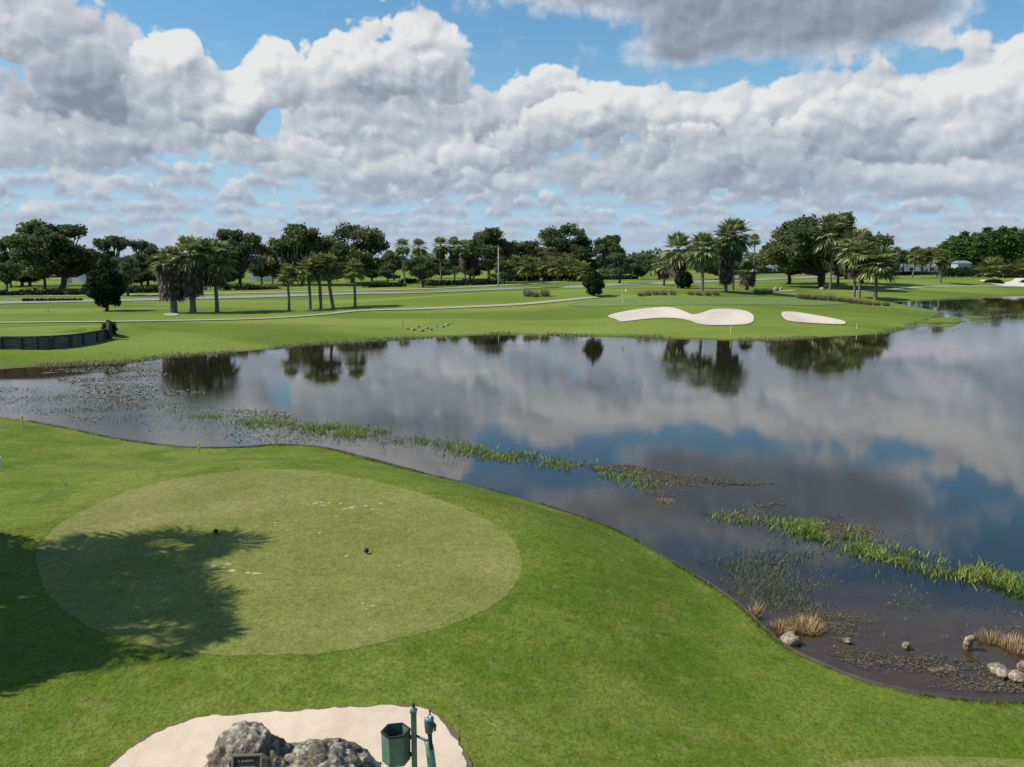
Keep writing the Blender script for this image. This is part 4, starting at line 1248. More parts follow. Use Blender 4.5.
palm(854, 297, 229, 40, 'bright green palm with a torn skirt, in the middle by the inlet', G5, PALM_L, 0, skirt=(34, 20), trunk_r=0.28, nf=56)
palm(859, 298, 240, 26, 'palm half hidden beside the bright green one by the inlet', G5, PALM_L, 1, skirt=(16, 14), trunk_r=0.26)
palm(875, 300, 246, 40, 'short broad palm with green leaves almost to the grass, nearest the inlet', G5, PALM_L, 3, skirt=(10, 24), trunk_r=0.38, nf=64)
G6 = 'distant palms before the houses on the right'
for k, (bx, by, tp, cw, ln) in enumerate([(886, 276, 248, 17, 0), (895, 275, 247, 18, 0), (903, 275, 249, 16, 0), (921, 275, 248, 18, 0), (930, 275, 249, 16, 0)]):
    palm(bx, by, tp, cw, ['distant palm beside the short broad inlet palm', 'distant palm at the left corner of the screened porch', 'distant palm before the screened porch', 'distant palm at the right half of the beige house', 'distant palm at the right end of the beige house'][k], G6, SABAL_L, k % 3, trunk_r=0.25, name='distant_palm')
palm(911.6, 278, 246, 18, 'leaning distant palm on the lawn in front of the beige house', G6, SABAL_L, 2, lean=0.9, trunk_r=0.25, name='distant_palm')
palm(940, 283.2, 249, 18, 'round-headed palm alone on the lawn left of the pine wood', G6, SABAL_L, 1, trunk_r=0.28, name='distant_palm', skirt=(6, 9))
palm(992, 277.5, 258, 34, 'squat yellowish palm left of the far white bunker', G6, SABAL_L, 3, trunk_r=0.3, name='squat_palm', nf=60)
palm(1019, 277.5, 259, 34, 'squat yellowish palm behind the far white bunker at the right edge', G6, SABAL_L, 3, trunk_r=0.3, name='squat_palm', nf=60)
G7 = 'cabbage palms in the grove beyond the road'
grove = ['leftmost palm of the yellowish grove beyond the road', 'second palm from the left in the grove', 'third palm from the left in the grove, below the low oak', 'fourth palm from the left in the grove, pale trunk showing', 'middle palm of the grove, under the tallest rounded oak',
         'sixth palm from the left in the grove', 'seventh palm from the left in the grove', 'eighth palm from the left in the grove, before the dark shade', 'rightmost palm of the grove, beside the leaning juniper']
for k, (bx, tp) in enumerate([(505, 258), (516, 256), (527, 255), (537, 257), (547, 255), (557, 257), (566, 256), (575, 259), (583, 261)]):
    palm(bx, 280.5 + (k % 3) * 0.5, tp, 21, grove[k], G7, SABAL_L, k % 4, trunk_r=0.26, name='cabbage_palm')

# ---- the pine wood at the right
pines = [(944, 272, 242), (951, 270, 236), (957, 273, 240), (962, 271, 232), (969, 272, 237), (974, 270, 233), (979, 273, 236), (984, 271, 228), (990, 272, 232), (995, 270, 230), (1000, 272, 227), (1006, 271, 231), (1011, 270, 228), (1016, 272, 232), (1021, 271, 230), (1028, 270, 227), (1036, 272, 230)]
for k, (bx, by, tp) in enumerate(pines):
    p, h, w = spot(bx, by, tp, 21)
    var = k % 4
    sh = lambda var=var: pine_shape(70 + var)
    if ('pine', var) not in SCR: SCR[('pine', var)] = pine_shape(70 + var)
    t, c = SCR[('pine', var)]
    lab = {0: 'pine at the left end of the pine wood, beside the round-headed palm', 16: 'pine at the right edge of the photo in the pine wood', 7: 'tall pine above the left bunker palm in the pine wood', 10: 'tallest pine of the wood, a spire on its top'}.get(k, 'green pine standing among the others in the pine wood')
    s = w / 5.5
    plant('pine_tree', 'pine tree', lab, 'pines of the wood at the right', p, _r.uniform(0, 6), (s, s, h / 15.3),
          [('trunk', shape('pine%d/trunk' % var, lambda: t, BARK, True)), ('crown', shape('pine%d/crown' % var, lambda: c, PINE_L))])

# ---- hedges and understorey
def hedge(name, label, pts, hpx, thick, mat, seed, cat='hedge', n=None):
    line = np.array([ground(x, y) for x, y in pts])
    h = hpx * depth(line.mean(0)) / F
    seg = np.concatenate([[0], np.cumsum(np.linalg.norm(np.diff(line[:, :2], axis=0), axis=1))])
    r_ = np.random.default_rng(seed)
    n = n or int(seg[-1] * 60)
    s = r_.uniform(0, seg[-1], n)
    x, y, z = (np.interp(s, seg, line[:, k]) for k in range(3))
    hh = h * (0.85 + 0.2 * np.sin(s * 0.9) * np.sin(s * 0.37 + 1) + 0.1 * np.sin(s * 2.3))
    p = np.stack([x + r_.normal(size=n) * thick * 0.25, y + r_.uniform(-0.5, 0.5, n) * thick, z + hh * r_.random(n) ** 0.7], 1)
    v, f = cards(p, 0.42, r_)
    o = link_mesh(name, np_mesh(name, v, f, mat))
    return tag(o, label, cat)
hedge('hedge', 'long dark clipped hedge under the largest live oak at the left', [(-40, 296.5), (0, 296), (50, 295.5), (92, 295)], 6, 3.0, HEDGE_L, 1)
hedge('hedge', 'dark hedge behind the small grey-green tree and the first skirted palm', [(122, 293), (150, 292.5), (168, 292)], 6, 3.0, HEDGE_L, 2)
hedge('hedge', 'low hedge right of the third skirted palm, below the broad oak', [(220, 290.5), (245, 290), (262, 289.5)], 5, 2.5, HEDGE_L, 3)
hedge('hedge', 'low grey hedge before the red-roofed house', [(256, 289.6), (268, 289.2), (278, 289)], 4, 2.0, OLIVE_L, 4)
hedge('hedge', 'low hedge left of the leaning slender palm beyond the road', [(366, 287.5), (385, 287), (403, 286.6)], 4, 2.5, HEDGE_L, 5)
hedge('hedge', 'short dark hedge at the foot of the leaning slender palm', [(403, 283.2), (410, 283), (417, 282.8)], 4, 3.0, HEDGE_L, 6)
hedge('hedge', 'long dark hedge below the tall palm row, ending at the light pole', [(425, 286), (450, 285.4), (475, 284.8), (498, 284)], 5.5, 3.5, HEDGE_L, 7)
hedge('understorey_shrubs_and_shade', 'dark leafy strip standing in for the shade under the cabbage palm grove', [(500, 281.5), (530, 281), (560, 280.5), (590, 280)], 6, 4.0, HEDGE_L, 8, 'shrubs')  # dark leaf cards put in as the shade at the foot of the grove
hedge('hedge', 'low hedge behind the grey-green roadside tree', [(590, 280), (612, 279.5), (635, 279)], 4, 3.0, HEDGE_L, 9)
hedge('understorey_shrubs_and_shade', 'dark shrubs at the foot of the pine wood', [(940, 277), (958, 276.8), (980, 276.4), (1030, 276)], 9, 5.0, HEDGE_L, 10, 'shrubs', 5200)
hedge('hedge', 'dark low hedge before the beige house', [(893, 275.4), (915, 274.8), (937, 274.6)], 3.5, 3.0, HEDGE_L, 11)
hedge('hedge', 'thin dark hedge along the road before the white houses', [(754, 273.8), (775, 273.4), (800, 273)], 2.0, 2.5, HEDGE_L, 13)

# far woods that close the view
r_ = np.random.default_rng(77)
n = 26000
a = np.radians(r_.uniform(-46, 46, n)); rad = r_.uniform(560, 640, n)
top = 10.0 + 2.4 * np.sin(a * 31) * np.sin(a * 17 + 2) + 2.2 * vnoise(a * 90, a * 0) + 1.2 * vnoise(a * 260, a * 0 + 4)
p = np.stack([rad * np.sin(a), rad * np.cos(a), 1.8 + np.maximum(top, 3) * r_.random(n) ** 0.8], 1)
v, f = cards(p, 1.7, r_, 1.4)
tag(link_mesh('far_woods', np_mesh('far_woods', v, f, OAK_L)), 'low dark line of distant woods closing the view under the sky', 'woods', kind='stuff')

# ---- small plants by the road and the green
for k in range(14):
    bx = 24 + k * 4.3 + _r.uniform(-0.6, 0.6)
    p, h, w = spot(bx, 301.8 - k * 0.06, 298.2, 4.4)
    me = shape('redshrub%d/foliage' % (k % 3), lambda: egg_shape(200 + k, 1.0, 1.3, n=260, leaf=0.2, base=0.0), RED_L)
    o = link_mesh('low_shrub', me)
    o.location = p; o.scale = (w / 1.3, w / 1.3, h); o.rotation_euler = (0, 0, _r.uniform(0, 6))
    tag(o, 'small reddish shrub in the row along the road at the left', 'shrub', 'reddish shrubs in a row along the road')
def tufts(lst, mat, key, group, labels, name='grass_clump'):
    for k, (bx, by, tp, wp) in enumerate(lst):
        p, h, w = spot(bx, by, by - (by - tp) * _r.uniform(0.75, 1.2), wp * _r.uniform(0.8, 1.1))
        me = shape('%s%d/blades' % (key, k % 3), lambda: tuft_shape(300 + k, 1.4, 1.8, 300), mat)
        o = link_mesh(name, me)
        o.location = p; o.scale = (w / 1.8, w / 1.8, h / 1.3); o.rotation_euler = (0, 0, _r.uniform(0, 6))
        tag(o, labels[k] if isinstance(labels, list) else labels, 'grass clump', group)
tufts([(528, 296.2, 286.5, 13), (535, 296.6, 287, 13), (545, 296.2, 287.5, 14)], TUFT_L, 'tuft', 'grass clumps alone on the far lawn',
      ['tallest olive grass clump, left of the three on the far lawn', 'olive grass clump in the middle of the three on the far lawn', 'greyish grass clump at the right of the three on the far lawn'])
tufts([(641, 296, 291.5, 9), (648, 295.4, 289.5, 10), (656, 294.8, 288.5, 11), (664, 295, 289, 10), (673, 295, 289, 9), (691, 295, 290, 9), (699, 295.4, 290, 9), (708, 295.6, 290, 9), (716, 295.4, 289.5, 8), (757, 294, 287.5, 8), (764, 294, 288, 8), (770, 294, 287.5, 8)],
      TUFT_L, 'tuft', 'grass clumps under the palms by the green', 'olive ornamental grass clump in the bed under the palms by the green')
tufts([(801, 299, 292.5, 10), (808, 299.6, 292.5, 10), (815, 300, 293, 10), (823, 300.6, 292.5, 11), (832, 301.2, 293, 11), (841, 302, 294, 11), (850, 303, 295, 12), (859, 304, 296, 12), (868, 305, 297, 12), (877, 305.6, 299, 11), (886, 306, 300, 10)],
      REDTUFT_L, 'rtuft', 'russet grass clumps along the inlet', 'russet and green grass clump in the row below the inlet palms')

# ---- palms left of the terrace, outside the picture: they cast the shadow that falls over the near tee
def shadow_palm(x, y, h, var, sc_=1.0):
    z = zat(x, y)
    o = empty('fan_palm', (x, y, z))
    tag(o, 'tall palm left of the near tee, beyond the edge of the photo', 'palm tree', 'palms left of the near tee')
    tv, tf = palm_trunk(h, 0.2, 0.15, 0.2, var)
    link_mesh('trunk', np_mesh('trunk', tv, tf, PALM_BARK, True), o)
    cm = shape('spalm%d/crown' % var, lambda: palm_crown(150 + var, 26, 1.25, 1.4, lo=-30, nl=23, droop=0.35, wid=0.075), PALM_L)
    c = link_mesh('crown', cm, o)
    c.location = (0.2, 0, h); c.scale = (sc_,) * 3
    return o
for (sx_, sy_, h_, v_, s_) in [(145, 552, 8.6, 0, 0.85), (50, 560, 9.0, 1, 0.85), (120, 602, 8.0, 2, 0.75), (128, 634, 7.8, 1, 0.72), (100, 580, 8.3, 3, 0.8), (10, 612, 8.4, 3, 0.95), (-30, 650, 8.5, 1, 0.85)]:
    gx_, gy_ = flat(sx_, sy_, 1.0)
    k_ = (h_ - 0.2) / math.tan(SUN_EL)
    shadow_palm(gx_ + math.sin(SUN_AZ) * k_, gy_ + math.cos(SUN_AZ) * k_, h_, v_, s_)

# a broadleaf between those palms; its leafy shade joins theirs
for (sx_, sy_, w_, h_, v_, lab_) in [(0, 570, 5.4, 8.2, 'round', 'leafy tree among the palms left of the near tee'), (30, 655, 3.6, 7.0, 'airy', 'smaller leafy tree left of the near tee, nearest the terrace')]:
    gx_, gy_ = flat(sx_, sy_, 1.0)
    k_ = h_ * 0.66 / math.tan(SUN_EL)
    px_, py_ = gx_ + math.sin(SUN_AZ) * k_, gy_ + math.cos(SUN_AZ) * k_
    plant('shade_tree', 'tree', lab_, None, (px_, py_, zat(px_, py_)), 0.6, (w_ / 13.2, w_ / 13.2, h_ / 13.7), oak_parts(v_, OAK_L))
# ------------------------------------------------------------------ marsh plants in the lake
def along(pts, n, half, r_, z=0.0, end=0.25):
    line = np.array([flat(x, y, z) for x, y in pts])
    seg = np.concatenate([[0], np.cumsum(np.hypot(*np.diff(line, axis=0).T))])
    s = r_.uniform(0, seg[-1], n)
    x, y = np.interp(s, seg, line[:, 0]), np.interp(s, seg, line[:, 1])
    i = np.clip(np.searchsorted(seg, s) - 1, 0, len(line) - 2)
    t = (line[i + 1] - line[i]); t /= np.linalg.norm(t, axis=1)[:, None]
    o = np.clip(r_.normal(size=n) * 0.5, -1.3, 1.3) * half
    return np.stack([x - t[:, 1] * o + r_.normal(size=n) * end, y + t[:, 0] * o + r_.normal(size=n) * end, np.full(n, z)], 1), seg[-1]
r_ = np.random.default_rng(31)
REEDS = [  # line, half width m, height m, blades per metre
    ([(160, 411), (185, 413)], 0.9, 0.28, 60), ([(198, 416), (216, 418)], 0.8, 0.42, 110), ([(243, 420), (262, 421), (288, 425)], 0.9, 0.45, 130), ([(304, 426), (340, 430), (378, 436)], 0.8, 0.50, 190), ([(340, 434), (372, 441)], 0.6, 0.30, 50),
    ([(395, 438), (430, 443), (455, 447)], 0.7, 0.38, 80), ([(455, 447), (490, 452), (524, 459)], 0.7, 0.48, 170), ([(460, 455), (500, 460)], 0.8, 0.30, 50), ([(540, 461), (575, 466)], 0.6, 0.42, 110), ([(578, 467), (606, 472), (640, 479)], 0.5, 0.42, 120), ([(636, 482), (652, 488)], 0.4, 0.35, 90),
    ([(724, 516), (745, 520)], 0.35, 0.42, 130), ([(745, 520), (795, 525)], 0.40, 0.34, 110), ([(798, 525), (822, 532), (846, 541)], 0.45, 0.58, 420), ([(852, 546), (895, 557), (938, 567)], 0.40, 0.48, 300), ([(950, 568), (975, 575), (1000, 582)], 0.45, 0.55, 380), ([(998, 580), (1040, 592)], 0.40, 0.58, 420),
    ([(800, 560), (850, 552)], 0.8, 0.22, 40), ([(770, 535), (785, 545)], 0.5, 0.25, 50), ([(885, 585), (940, 590)], 0.8, 0.20, 60), ([(890, 600), (915, 606)], 0.4, 0.22, 60), ([(1000, 600), (1040, 604)], 0.5, 0.30, 90), ([(85, 404), (112, 408)], 0.8, 0.3, 60)]
pa = []
for pts, hw, h_, dn_ in REEDS:
    L = along(pts, 4, hw, r_)[1]
    n = max(60, int(L * dn_ * (2.6 if pts[0][0] < 660 else 1.9)))
    p, _ = along(pts, n, hw * 1.4, r_)
    keep = vnoise(p[:, 0] * 1.1, p[:, 1] * 1.1, 3) + 0.75 * vnoise(p[:, 0] * 3.1, p[:, 1] * 3.1, 7) > -0.45
    p = p[keep]; p[:, 2] -= 0.05
    pa.append(blades(p, h_ * 0.54, 0.026 if h_ > 0.3 else 0.020, r_, 0.95))
v, f = merge(pa)
tag(link_mesh('marsh_reeds', np_mesh('marsh_reeds', v, f, REED_L)), 'bright green reeds growing in broken rows in the shallow lake', 'reeds', kind='stuff')

def weed(polys_px, n, size, r_, thr=0.0, sc_=1.0, z=0.010, tilt=0.25, seed=0):
    """Leaves lying on the water inside areas of the lake, gathered in drifts."""
    out = []
    for px_, k in polys_px:
        w_ = np.array([flat(x, y, 0) for x, y in px_])
        x0, y0 = w_.min(0); x1, y1 = w_.max(0)
        m_ = int(n * k * 4)
        x, y = r_.uniform(x0, x1, m_), r_.uniform(y0, y1, m_)
        ok = inside(x, y, w_)
        f1 = fbm(x * 0.35 * sc_, y * 0.8 * sc_, 5, seed)
        edge = np.minimum(seg_dist(x, y, w_, True) / 1.2, 1.0)
        ok &= f1 + 0.5 * r_.normal(size=m_) * 0.5 > thr + (1 - edge) * 0.8
        x, y = x[ok], y[ok]
        out.append(np.stack([x, y, np.full(len(x), z) + r_.uniform(0, 0.012, len(x))], 1))
    p = np.concatenate(out)
    p = p[inside(p[:, 0], p[:, 1], lake) & (seg_dist(p[:, 0], p[:, 1], near_w, False) > 0.12)]
    nn = np.tile([0, 0, 1.0], (len(p), 1)) + r_.normal(size=(len(p), 3)) * tilt
    nn /= np.linalg.norm(nn, axis=1)[:, None]
    return cards(p, size, r_, 1.8, nn)
B1 = [(540, 458), (600, 458), (680, 474), (778, 482), (775, 490), (700, 490), (640, 486), (560, 472)]
B2 = [(680, 498), (760, 500), (850, 515), (940, 535), (1040, 552), (1040, 572), (960, 566), (880, 548), (800, 530), (720, 518), (660, 508)]
B3 = [(690, 560), (800, 540), (900, 560), (1040, 600), (1040, 660), (960, 660), (860, 640), (780, 620), (720, 590)]
v, f = weed([(B1, 1.1), (B2, 1.4), ([(640, 490), (700, 490), (690, 508), (640, 504)], 0.2)], 13000, 0.030, r_, 0.16, seed=4)
vb = weed([([(740, 592), (900, 596), (1050, 616), (1050, 694), (940, 690), (860, 668), (800, 642)], 1.0)], 6500, 0.026, r_, 0.22, 1.3, seed=23)
v, f = merge([(v, f), vb])
tag(link_mesh('floating_weed', np_mesh('floating_weed', v, f, WEED_L)), 'brown broken mats of weed floating on the lake around the reeds', 'water weed', kind='stuff')
v, f = weed([(B3, 1.3), ([(360, 425), (520, 447), (660, 478), (640, 490), (480, 462), (350, 440)], 0.8)], 5200, 0.034, r_, 0.30, seed=9)
sw_ = v.reshape(-1, 4, 3).mean(1)
v, f = blades(sw_ - [0, 0, 0.02], 0.11, 0.012, r_, 1.6)
tag(link_mesh('submerged_weed', np_mesh('submerged_weed', v, f, GREENWEED_L)), 'thin greenish weed at the water surface in the near shallows', 'water weed', kind='stuff')
v1 = weed([([(45, 368), (160, 362), (180, 385), (260, 405), (330, 425), (240, 418), (120, 408), (70, 395)], 1.0), ([(920, 310), (1000, 306), (1030, 318), (960, 332), (900, 334)], 0.5)], 15000, 0.07, r_, 0.05, 0.5, seed=14)
v2 = weed([([(-40, 385), (80, 390), (220, 408), (340, 428), (330, 446), (240, 444), (100, 428), (0, 410), (-40, 404)], 1.0)], 8000, 0.05, r_, 0.0, 0.8, seed=19)
v, f = merge([v1, v2])
GREYWEED_L = leaf_material('grey_weed', (0.13, 0.13, 0.085), (0.19, 0.185, 0.13), (0.24, 0.235, 0.18), trans=0.0)
tag(link_mesh('grey_weed', np_mesh('grey_weed', v, f, GREYWEED_L)), 'grey-green weed over the shallows in the left arm of the lake', 'water weed', kind='stuff')
# thin stems standing in the ruffled water on the left
w_ = np.array([flat(x, y, 0) for x, y in [(-40, 388), (100, 392), (250, 412), (420, 440), (470, 470), (400, 458), (330, 444), (240, 444), (100, 430), (0, 412), (-40, 404)]])
x, y = r_.uniform(*np.array([w_.min(0)[0], w_.max(0)[0]]), 16000), r_.uniform(w_.min(0)[1], w_.max(0)[1], 16000)
ok = inside(x, y, w_) & inside(x, y, lake) & (fbm(x * 0.5, y * 0.9, 4, 2) > -0.2)
p = np.stack([x[ok], y[ok], np.full(ok.sum(), -0.03)], 1)
v, f = blades(p, 0.13, 0.014, r_, 0.5)
tag(link_mesh('water_stems', np_mesh('water_stems', v, f, GREYWEED_L)), 'sparse thin stems standing in the ruffled shallows on the left', 'water plants', kind='stuff')
# rank grass along the far waterline
pts_ = far_w[8:96]
seg = np.concatenate([[0], np.cumsum(np.hypot(*np.diff(pts_, axis=0).T))])
s = r_.uniform(0, seg[-1], 9000)
x, y = np.interp(s, seg, pts_[:, 0]), np.interp(s, seg, pts_[:, 1])
x, y = x + r_.normal(size=len(s)) * 0.35, y + r_.normal(size=len(s)) * 0.45 + 0.3
ok = (vnoise(s * 0.25, s * 0, 3) + 0.5 * vnoise(s * 1.1, s * 0, 5) > -0.1)
p = np.stack([x[ok], y[ok], height(x[ok], y[ok])], 1)
p = p[p[:, 2] > -0.25]
v, f = blades(p, 0.20, 0.07, r_, 0.9)
tag(link_mesh('shore_grass', np_mesh('shore_grass', v, f, TUFT_L)), 'rank uncut grass along the far waterline', 'grass', kind='stuff')

# ragged grass hanging over the timber edging, and blades standing in the near lawn
LAWN_L = leaf_material('lawn_blades', (0.082, 0.130, 0.014), (0.125, 0.172, 0.024), (0.20, 0.20, 0.06), trans=0.3, clump=0.7)
seg = np.concatenate([[0], np.cumsum(np.hypot(*np.diff(edge_line, axis=0).T))])
n = 15000
s = r_.uniform(0, seg[-1], n)
x, y = np.interp(s, seg, edge_line[:, 0]), np.interp(s, seg, edge_line[:, 1])
t = np.gradient(edge_line, axis=0); t /= np.linalg.norm(t, axis=1)[:, None]
tx, ty = np.interp(s, seg, t[:, 0]), np.interp(s, seg, t[:, 1])
o_ = 0.02 + np.abs(r_.normal(size=n)) * 0.07
x, y = x + ty * o_, y - tx * o_
ok = (vnoise(s * 0.9, s * 0, 2) + 0.7 * vnoise(s * 3.7, s * 0, 6) > -0.25) & ~inside(x, y, lake)
p = np.stack([x[ok], y[ok], height(x[ok], y[ok])], 1)
e1 = blades(p, 0.085, 0.012, r_, 1.1)
n = 230000
rad = np.sqrt(r_.uniform(9.5 ** 2, 24 ** 2, n)); a_ = r_.uniform(-0.62, 0.62, n)
x, y = rad * np.sin(a_), rad * np.cos(a_)
ok = ~inside(x, y, lake) & ~inside(x, y, tee_w) & ~inside(x, y, bed_w) & ~inside(x, y, corner) & (seg_dist(x, y, near_w, False) > 0.05)
x, y = x[ok], y[ok]
p = np.stack([x, y, height(x, y) - 0.004], 1)
e2 = blades(p, 0.026, 0.010, r_, 1.4)
v, f = merge([e1, e2])
tag(link_mesh('lawn_grass', np_mesh('lawn_grass', v, f, LAWN_L)), 'short grass blades of the near lawn, ragged along the timber edging', 'grass', kind='stuff')

def tuft_thing(bx, by, n, w_m, h_m, label, name='dry_grass_tuft', lean=0.5):
    x, y = flat(bx, by, 0.0)
    v, f = tuft_shape(int(bx), h_m * 0.75, w_m, int(n * 1.4), 0.014)
    o = link_mesh(name, np_mesh(name, v, f, DRY_L))
    o.location = (x, y, -0.02)
    return tag(o, label, 'dry grass', 'dry grass tufts in the near shallows')
tuft_thing(755, 614, 70, 0.35, 0.55, 'thin dry tuft by the timber edging, upper left of the others')
tuft_thing(780, 630, 230, 0.95, 0.42, 'straw-coloured grass tuft behind the pale rock by the edging')
tuft_thing(806, 628, 420, 1.15, 0.50, 'largest straw-coloured tuft, right of the pale rock by the edging')
tuft_thing(845, 641, 110, 0.45, 0.20, 'low dry tuft alone on the mud right of the pale rock')
tuft_thing(990, 640, 160, 0.8, 0.45, 'dry tuft just right of the pale arched stone')
tuft_thing(1018, 648, 300, 1.1, 0.50, 'dense dry tuft at the right edge of the photo')
tuft_thing(664, 501, 160, 1.1, 0.26, 'pale dry tuft at the right end of the middle reed row', lean=0.8)
tuft_thing(835, 648, 60, 0.5, 0.14, 'flattened wisp of straw on the mud below the low tuft')

# ------------------------------------------------------------------ rocks
from mathutils import noise as mnoise
def stone_material(name, dark, mid, light, moss=None):
    def b(nt, out):
        oc = nt.n('ShaderNodeTexCoord').outputs['Object']
        a = nt.noise(oc, 3.2, 6.0, 0.7)
        g_ = nt.noise(oc, 16.0, 5.0, 0.75)
        vo = nt.n('ShaderNodeTexVoronoi', {'Vector': nt.v('MULTIPLY_ADD', nt.noise(oc, 5.0, 3.0, 0.6, col=True), (0.25, 0.25, 0.25), oc), 'Scale': 9.0}, feature='F1').outputs['Distance']
        c = nt.mix(nt.ss(a, 0.30, 0.62), dark, mid)
        c = nt.mix(nt.ss(nt.m('MULTIPLY_ADD', a, 0.4, nt.m('MULTIPLY', g_, 0.6)), 0.48, 0.62), c, light)
        c = nt.mix(nt.ss(vo, 0.28, 0.05, 0.0, 0.75), c, dark)
        if moss:
            nz = nt.n('ShaderNodeSeparateXYZ', {0: nt.n('ShaderNodeNewGeometry').outputs['Normal']}).outputs[2]
            c = nt.mix(nt.m('MULTIPLY', nt.ss(nt.noise(oc, 2.3, 4.0, 0.6), 0.56, 0.70), nt.ss(nz, -0.2, 0.6)), c, moss)
        h = nt.m('ADD', nt.m('MULTIPLY', g_, 0.6), nt.m('MULTIPLY', vo, 0.7))
        bp = nt.n('ShaderNodeBump', {'Strength': 0.9, 'Distance': 0.03, 'Height': h})
        principled(nt, out, _in={'Base Color': c, 'Roughness': 0.92, 'Normal': bp.outputs[0]})
    return material(name, b)
LIMESTONE = stone_material('weathered_limestone', (0.055, 0.042, 0.029), (0.225, 0.188, 0.138), (0.52, 0.455, 0.36), (0.075, 0.095, 0.028))
PALE_ROCK = stone_material('pale_rock', (0.11, 0.08, 0.055), (0.28, 0.215, 0.15), (0.50, 0.42, 0.32))
def rock_mesh(name, seed, size, mat, rough=0.28, sub=4, peak=None, pits=0.05):
    bm = bmesh.new()
    bmesh.ops.create_icosphere(bm, subdivisions=sub, radius=1.0)
    off = Vector((seed * 13.1, seed * 7.7, seed * 3.3))
    for v_ in bm.verts:
        d = v_.co.normalized()
        q = d * 1.1 + off
        r = 1.0 + rough * mnoise.fractal(q, 1.0, 2.1, 4) + rough * 0.55 * abs(mnoise.noise(q * 2.3)) 
        r -= pits * max(0.0, mnoise.noise(q * 5.5) - 0.1) * 2.2
        r += pits * 0.8 * mnoise.fractal(q * 7.0, 0.9, 2.2, 3)
        z = d.z * r
        if z < -0.35: z = -0.35 + (z + 0.35) * 0.2
        x, y = d.x * r, d.y * r
        if peak:
            h = math.exp(-(((x - peak[0]) / peak[2]) ** 2 + ((y - peak[1]) / peak[2]) ** 2))
            z = z * (0.62 + 0.62 * h) if z > 0 else z
        v_.co = (x * size[0], y * size[1], z * size[2])
    me = bpy.data.meshes.new(name)
    bm.to_mesh(me); bm.free()
    for p_ in me.polygons: p_.use_smooth = True
    me.materials.append(mat)
    return me
def rock(bx, by, wpx, hpx, label, mat, seed, name='rock', group=None, z=None, sub=3):
    p = ground(bx, by) if z is None else (*flat(bx, by, z), z)
    m_ = depth(p) / F
    o = link_mesh(name, rock_mesh(name, seed, (wpx * m_ / 2.1, wpx * m_ / 2.4, hpx * m_ / 1.25), mat, rough=0.42, sub=sub, pits=0.08))
    o.location = (p[0], p[1], p[2] + 0.1 * hpx * m_)
    o.rotation_euler = (0, 0, seed * 1.3)
    return tag(o, label, 'rock', group)
rock(791, 642, 20, 11, 'pale rock among dry tufts beside the timber edging', PALE_ROCK, 4, z=0.0)
rock(906, 647, 9, 6, 'small white stone on the mud, left of the pale arched stone', PALE_ROCK, 6, z=0.0)
rock(848, 642, 9, 4, 'small brown stone under the low dry tuft', LIMESTONE, 7, z=0.0)
rock(999, 672, 22, 8, 'pale crumbling rock on the mud at the lower right, left of its pair', PALE_ROCK, 9, z=0.02)
rock(1019, 678, 20, 7, 'pale pinkish rock at the right edge, right of its pair', PALE_ROCK, 11, z=0.02)
rock(1024, 668, 14, 8, 'pale rock at the right edge behind its pair', PALE_ROCK, 12, z=0.02)
# an arched pale stone standing in the water
x, y = flat(969, 649, 0.0)
mb = MB()
mb.tube([(-0.035, 0, -0.10), (-0.05, 0, 0.08), (-0.02, 0, 0.20), (0.05, 0, 0.245), (0.10, 0, 0.20)], [0.065, 0.07, 0.075, 0.065, 0.035], 10)
mb.tube([(0.03, 0.01, -0.1), (0.02, 0.0, 0.1), (0.0, 0, 0.19)], [0.045, 0.05, 0.05], 8)
ao = mb.build('arched_stone', PALE_ROCK, smooth=True)
ao.location = (x, y, 0)
ao.rotation_euler = (0, 0, -0.3)
tag(ao, 'pale hooked stone standing upright in the shallow water at the right', 'stone')
G8 = 'small rocks in a heap on the far bank'
for k, (bx, by, w_, h_) in enumerate([(408, 329, 4, 3), (413, 330, 6, 4), (418, 327, 5, 4), (422, 331, 6, 4), (427, 328.5, 5, 4), (431, 330, 4, 4), (436, 327, 4, 3), (443, 327, 5, 4), (447, 325, 5, 4), (451, 324, 4, 3)]):
    rock(bx, by, w_ * 0.95, h_ * 0.5, 'small rock in the heap by the yellow stake on the far bank', PALE_ROCK if k % 3 else LIMESTONE, 20 + k, group=G8, sub=2)
rock(822, 289.6, 5.5, 3, 'white rock at the foot of the tall palm by the inlet', PALE_ROCK, 33, sub=2)
rock(776, 290.6, 6, 4.6, 'grey rock left of two by the end of the grass bed', LIMESTONE, 34, sub=2)
rock(781, 290.4, 4.5, 3.6, 'pale rock right of two by the end of the grass bed', PALE_ROCK, 35, sub=2)
def patch(name, px_pts, mat, lift=0.06, cell=1.0):
    sheet(name, spline(gpts(px_pts), 4, closed=True), lift, mat, cell)
patch('sand_patch', [(778, 291.2), (786, 290.2), (796, 290.4), (792, 291.2), (784, 291.6)], PATH_M)
patch('mulch_patch', [(163, 314.4), (170, 313.2), (178, 314.0), (176, 316.0), (167, 316.2)], PATH_M, cell=0.8)

for (bx_, w_, lab_) in ((994, 16, 'low dark grassy mound at the left end of the far white bunker'), (1031, 18, 'low dark grassy mound at the right edge in the far white bunker')):
    p = ground(bx_, 283.0); m_ = depth(p) / F
    v, f = egg_shape(int(bx_), 3.6 * m_, w_ * m_, n=1500, leaf=0.5, base=0.0, lump=0.12)
    o = link_mesh('grassy_mound', np_mesh('grassy_mound', v, f, HEDGE_L))
    o.location = (p[0], p[1], p[2] - 0.8 * m_)
    tag(o, lab_, 'grassy mound')

